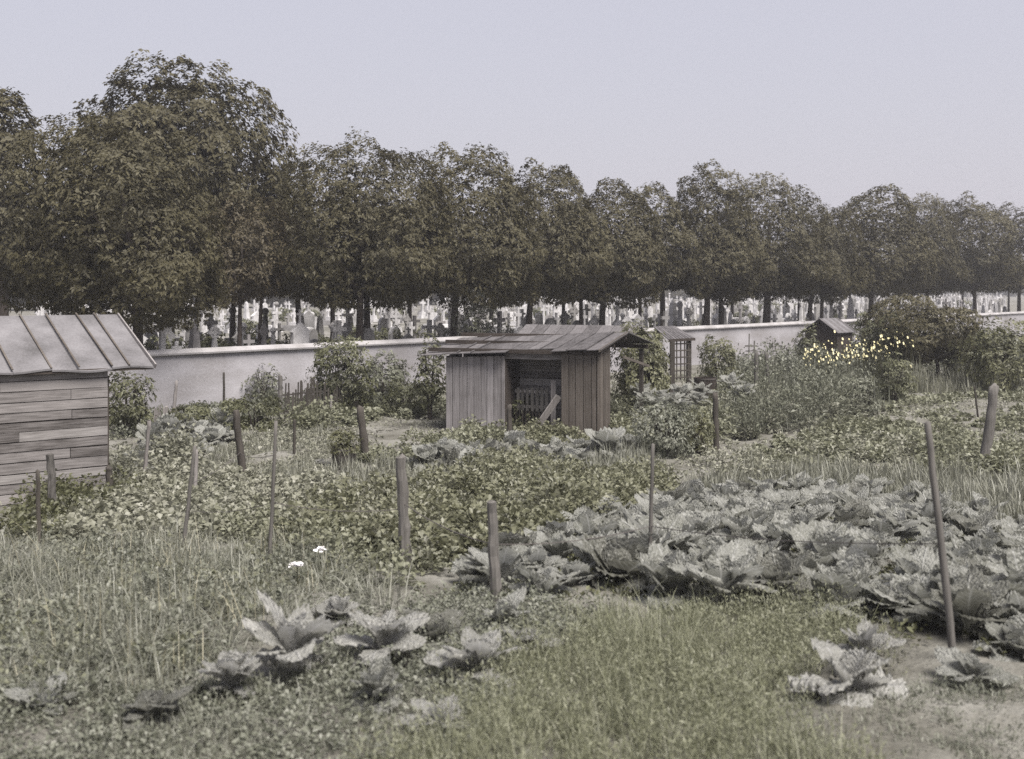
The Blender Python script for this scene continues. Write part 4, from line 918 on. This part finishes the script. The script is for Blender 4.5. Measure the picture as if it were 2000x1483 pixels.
# ------------------------------------------------------------------ posts, stakes, fences
random.seed(77)
def post(name, label, cat, top, base, wpx, mat='wood_post', dy=0, kind='round', group='fence posts and stakes'):
    g0 = G(*base); Y = g0.y; t = P(top[0], top[1], Y + dy); r = wpx / 2 / F * Y; d = t - g0; b = MB()
    n = 7 if kind == 'round' else 9; rings = 12
    o = [Vector((random.uniform(-1, 1), random.uniform(-1, 1), 0)) * r * .16 for _ in range(rings)]
    pts = [d * (-.12 + 1.12 * i / (rings - 1)) + o[i] for i in range(rings)]
    rad = [r * (1.08 - .2 * i / (rings - 1)) * (1.2 if kind != 'round' else 1) for i in range(rings)]
    pts.append(pts[-1] + d.normalized() * r * .5); rad.append(rad[-1] * (.7 if kind != 'split' else .3)); pts[-1] += Vector((r * random.uniform(-.4, .4), 0, -r * .2)); 
    b.tube(pts, rad, n, .16 if kind != 'round' else .1)
    if kind == 'split':
        q = [d * f + Vector((r * .75, -r * .3, 0)) for f in (.1, .6, .97)]; b.tube(q, [r * .45, r * .4, r * .12], 5, .15)
    m = b.build(name, M[mat], smooth=(kind == 'round')); m.location = g0; tag(m, label, cat, group); return m
S = [
 ('fence_post', 'thick grey stake standing by itself in the middle of the potatoes', 'post', (783, 893), (795, 1118), 19, 'wood_post', 'square'),
 ('fence_post', 'split-topped weathered stake at the left end of the cabbage plot', 'post', (960, 980), (969, 1188), 18, 'wood_post', 'split'),
 ('fence_post', 'dark leaning post on the bare plot left of centre', 'post', (460, 803), (476, 937), 15, 'wood_post_dark', 'round'),
 ('fence_post', 'dark leaning post beside the round planter', 'post', (703, 796), (715, 903), 16, 'wood_post_dark', 'round'),
 ('fence_post', 'dark upright post in front of the shed recess', 'post', (995, 792), (994, 890), 11, 'wood_post_dark', 'round'),
 ('fence_post', 'dark straight post in the tangle right of the central shed', 'post', (1397, 768), (1399, 882), 12, 'wood_post_dark', 'round'),
 ('fence_post', 'thick leaning post near the right edge', 'post', (1942, 755), (1921, 922), 20, 'wood_post', 'round'),
 ('pole', 'long leaning pole rising from the cabbages at the right', 'pole', (1812, 826), (1864, 1298), 15, 'wood_post', 'round'),
 ('thin_stake', 'thin straight stake at the upper left of the cabbage plot', 'stake', (1275, 868), (1268, 1135), 8, 'wood_post', 'round'),
 ('thin_stake', 'thin knotty stake in the left bed, taller of the two', 'stake', (539, 822), (526, 1112), 7.5, 'wood_post', 'round'),
 ('thin_stake', 'slanting thin stake in the left bed beside a shorter one', 'stake', (380, 872), (357, 1088), 8, 'wood_post', 'round'),
 ('thin_stake', 'short pale stake just right of the slanting thin one', 'stake', (384, 880), (380, 975), 9, 'wood_pale', 'round'),
 ('thin_stake', 'short thin dark stake left of the round planter', 'stake', (575, 820), (575, 893), 6, 'wood_post_dark', 'round'),
 ('fence_post', 'grey post standing before the planks of the left shed', 'post', (98, 888), (104, 1012), 14, 'wood_post', 'square'),
 ('fence_post', 'stout short dark post at the foot of the left shed corner', 'post', (213, 914), (216, 985), 15, 'wood_post_dark', 'round'),
 ('fence_post', 'post cut close to the left edge before the shed', 'post', (74, 920), (76, 1075), 9, 'wood_post_dark', 'round'),
 ('thin_stake', 'pale slanting stake right of the left shed', 'stake', (292, 822), (281, 940), 8, 'wood_pale', 'round'),
 ('thin_stake', 'dark thin stake close beside the left shed corner', 'stake', (266, 755), (266, 850), 6, 'wood_post_dark', 'round'),
 ('fence_post', 'pale picket leaning against the wall background, left', 'post', (345, 745), (337, 826), 7, 'wood_pale', 'round'),
 ('thin_stake', 'thin dark stake against the middle of the pale wall', 'stake', (437, 728), (438, 818), 5, 'wood_post_dark', 'round'),
 ('fence_post', 'taller post at the left end of the picket fence', 'post', (547, 734), (548, 826), 8, 'wood_post', 'square'),
 ('thin_stake', 'short bleached stake by the picket fence end', 'stake', (647, 772), (645, 822), 6, 'wood_pale', 'round'),
 ('fence_post', 'thin upright post in the herbs below the bright wall, left one', 'post', (1477, 690), (1477, 785), 9, 'wood_post', 'round'),
 ('fence_post', 'thin leaning post in the herbs below the bright wall, right one', 'post', (1496, 690), (1502, 775), 7, 'wood_post', 'round'),
 ('thin_stake', 'thin twig stake beside the thick leaning post at the right', 'stake', (1903, 755), (1911, 820), 4, 'wood_post_dark', 'round'),
]
for nm, lab, cat, tp, bs, wp, mt, kd in S: post(nm, lab, cat, tp, bs, wp, mt, 0, kd)
def picket_fence(label, a, c, n, h, wv, mat='wood_post_dark', name='picket_fence'):
    t = empty(name, a); tag(t, label, 'fence'); v = c - a
    for i in range(n):
        q = v * ((i + .5) / n); hh = h * random.uniform(.75, 1.12); lx = random.uniform(-.04, .04)
        MB().plank((q.x, q.y, -.08), (q.x + lx, q.y, hh), (wv * random.uniform(.7, 1.2), 0, 0), .018, .02).build('picket', M[mat], t)
    for z in (.25, .68):
        MB().plank((0, .03, h * z), (v.x, v.y + .03, h * z + random.uniform(-.05, .05)), (0, .01, 0), .04).build('rail', M[mat], t)
    return t
picket_fence('ragged dark picket fence at the foot of the pear shrub', G(548, 826), G(642, 818), 19, 1.05, .024)
picket_fence('second dark picket length under the pear shrub, right of the short bleached stake', G(650, 818), G(712, 810), 12, 1.0, .024)
picket_fence('low pale picket border between the hedge bush and the left shed', G(298, 850), G(350, 838), 9, .6, .03, 'wood_pale')
picket_fence('thin far picket fence in front of the bright wall', G(1385, 752), G(1530, 738), 26, .95, .018, 'wood_post')
t = picket_fence('bare wooden frame sticking up from the far picket fence', G(1456, 745), G(1478, 743), 2, 1.7, .03, 'wood_post', 'wooden_frame')
MB().box(-.02, .46, -.02, .02, 1.35, 1.41).build('crossbar', M['wood_post'], t)
def wire(label, pts, sag=.05):
    p3 = []
    for i in range(len(pts) - 1):
        for k_ in range(6):
            f = k_ / 6; q = pts[i].lerp(pts[i + 1], f); q.z -= sag * 4 * f * (1 - f); p3.append(q)
    p3.append(pts[-1]); b = MB().tube(p3, [.0045] * len(p3), 4); o = b.build('fence_wire', M['wire']); tag(o, label, 'wire', 'fence wires')
def on(base, top, f):
    g0 = G(*base); return g0.lerp(P(top[0], top[1], g0.y), f)
wire('sagging wire from the slanting stake to the knotty stake', [on((357, 1088), (380, 872), .42), on((526, 1112), (539, 822), .45)])
wire('wire from the slanting stake up to the dark leaning post', [on((357, 1088), (380, 872), .66), on((476, 937), (460, 803), .4)])
wire('wire from the dark leaning post to the knotty stake', [on((476, 937), (460, 803), .38), on((526, 1112), (539, 822), .77)])
wire('wire between the knotty stake and the thick grey stake', [on((526, 1112), (539, 822), .45), on((795, 1118), (783, 893), .55)])
wire('wire between the thick grey stake and the split-topped stake', [on((795, 1118), (783, 893), .6), on((969, 1188), (960, 980), .6)])
wire('wire from the split-topped stake to the thin stake by the cabbages', [on((969, 1188), (960, 980), .6), on((1268, 1135), (1275, 868), .4)])
wire('wire from the thin stake by the cabbages to the long pole', [on((1268, 1135), (1275, 868), .4), on((1864, 1298), (1812, 826), .5)])

# ------------------------------------------------------------------ tubs
def tub(name, label, loc, r, h, mat, bands=(.2, .8), taper=.85):
    t = empty(name, loc); tag(t, label, 'tub'); n = 14
    for i in range(n):
        a0, a1 = 2 * math.pi * i / n + .012, 2 * math.pi * (i + 1) / n - .012; V = []
        for z, s in ((-.05, taper), (h * .5, 1.02), (h, 1.0)):
            for a, q in ((a0, 1), (a1, 1), (a1, .9), (a0, .9)): V.append((math.cos(a) * r * s * q, math.sin(a) * r * s * q, z))
        Fc = []
        for k_ in (0, 4): Fc += [(k_ + j, k_ + (j + 1) % 4, k_ + 4 + (j + 1) % 4, k_ + 4 + j) for j in range(4)]
        MB().add(V, Fc + [(0, 1, 2, 3), (11, 10, 9, 8)]).build('stave', M[mat], t)
    for z in bands:
        rr = r * (taper + (1.02 - taper) * min(1, z * 2)) + .006; b = MB(); m = 20
        for i in range(m):
            a = 2 * math.pi * i / m
            b.v += [(math.cos(a) * rr, math.sin(a) * rr, h * z), (math.cos(a) * (rr + .004), math.sin(a) * (rr + .004), h * z + .04)]
        b.f = [(2 * i, (2 * i + 2) % (2 * m), (2 * i + 3) % (2 * m), 2 * i + 1) for i in range(m)]
        b.build('hoop', M['wire'], t)
    b = MB(); b.v = [(math.cos(6.283 * i / 16) * r * .9, math.sin(6.283 * i / 16) * r * .9, h * .82) for i in range(16)]; b.f = [tuple(range(16))]
    b.build('soil_fill', M['soil'], t); return t
g0 = G(672, 915); tub('planter', 'wooden half-barrel planter on the plot left of centre', g0, .235, .42, 'wood_post_dark', (.15, .88), .8)
shrub('clipped_plant', 'round clipped bush growing in the half-barrel planter', 'plant', 672, 915, 838, 56, 'bush_green', .045, 1.3, Y=g0.y + .001, z0=g0.z + .33, seed=91, foot=0, sq=.65)
tub('water_tub', 'dark wooden water tub left of the herbs at the right', G(1378, 788), .36, .82, 'wood_dark', (.2, .93), .88)

# ------------------------------------------------------------------ clods and stones on the bare soil
random.seed(55); rng = np.random.default_rng(55)
ico = [(0, 0, 1), (.89, 0, .45), (.28, .85, .45), (-.72, .53, .45), (-.72, -.53, .45), (.28, -.85, .45), (.72, .53, -.45), (-.28, .85, -.45), (-.89, 0, -.45), (-.28, -.85, -.45), (.72, -.53, -.45), (0, 0, -1)]
icf = [(0, 1, 2), (0, 2, 3), (0, 3, 4), (0, 4, 5), (0, 5, 1), (1, 6, 2), (2, 7, 3), (3, 8, 4), (4, 9, 5), (5, 10, 1), (6, 7, 2), (7, 8, 3), (8, 9, 4), (9, 10, 5), (10, 6, 1), (11, 7, 6), (11, 8, 7), (11, 9, 8), (11, 10, 9), (11, 6, 10)]
def clods(label, poly, per, s0, mat):
    C = tops(sample(world_poly(poly), per)); n = len(C); I = np.array(ico)
    S_ = s0 * rng.uniform(.3, 1.2, (n, 1, 1)) ** 1.5 * rng.uniform(.6, 1.3, (n, 1, 3)) * rng.uniform(.8, 1.2, (n, 12, 1)); S_[..., 2] *= .6
    V = (C[:, None] + I[None] * S_).reshape(-1, 3)
    Fc = (np.array(icf)[None] + np.arange(n)[:, None, None] * 12).reshape(-1, 3)
    tag(mk('soil_clods', V, Fc, M[mat]), label, 'clods', kind='stuff')
clods('pale earth clods on the bare soil at the bottom left', [(-60, 1330), (420, 1300), (640, 1230), (900, 1200), (1250, 1195), (1100, 1260), (960, 1330), (900, 1490), (-60, 1490)], 190, .022, 'soil')
clods('earth clods on the soil at the bottom right', [(1560, 1300), (1800, 1250), (2040, 1280), (2040, 1490), (1480, 1490)], 190, .022, 'soil')
clods('pale stones on the bare soil below the cabbage plot', [(1000, 1235), (1060, 1195), (1250, 1190), (1230, 1215), (1100, 1240)], 60, .04, 'gravel')
clods('clods on the bare path to the central shed', [(560, 880), (620, 850), (860, 828), (880, 842), (700, 868)], 40, .05, 'soil')

# ------------------------------------------------------------------ summer haze
hz = MB().box(-1000, 1000, -120, 1000, -1.3, 15.5)
m_, n_, l_, b_, o_ = newmat('haze'); n_.remove(b_)
pv = n_.new('ShaderNodeVolumePrincipled'); pv.inputs['Color'].default_value = (.93, .92, .96, 1); pv.inputs['Density'].default_value = .0008; pv.inputs['Anisotropy'].default_value = .2
l_.new(pv.outputs[0], o_.inputs['Volume'])
h = hz.build('haze', m_); tag(h, kind='stuff')
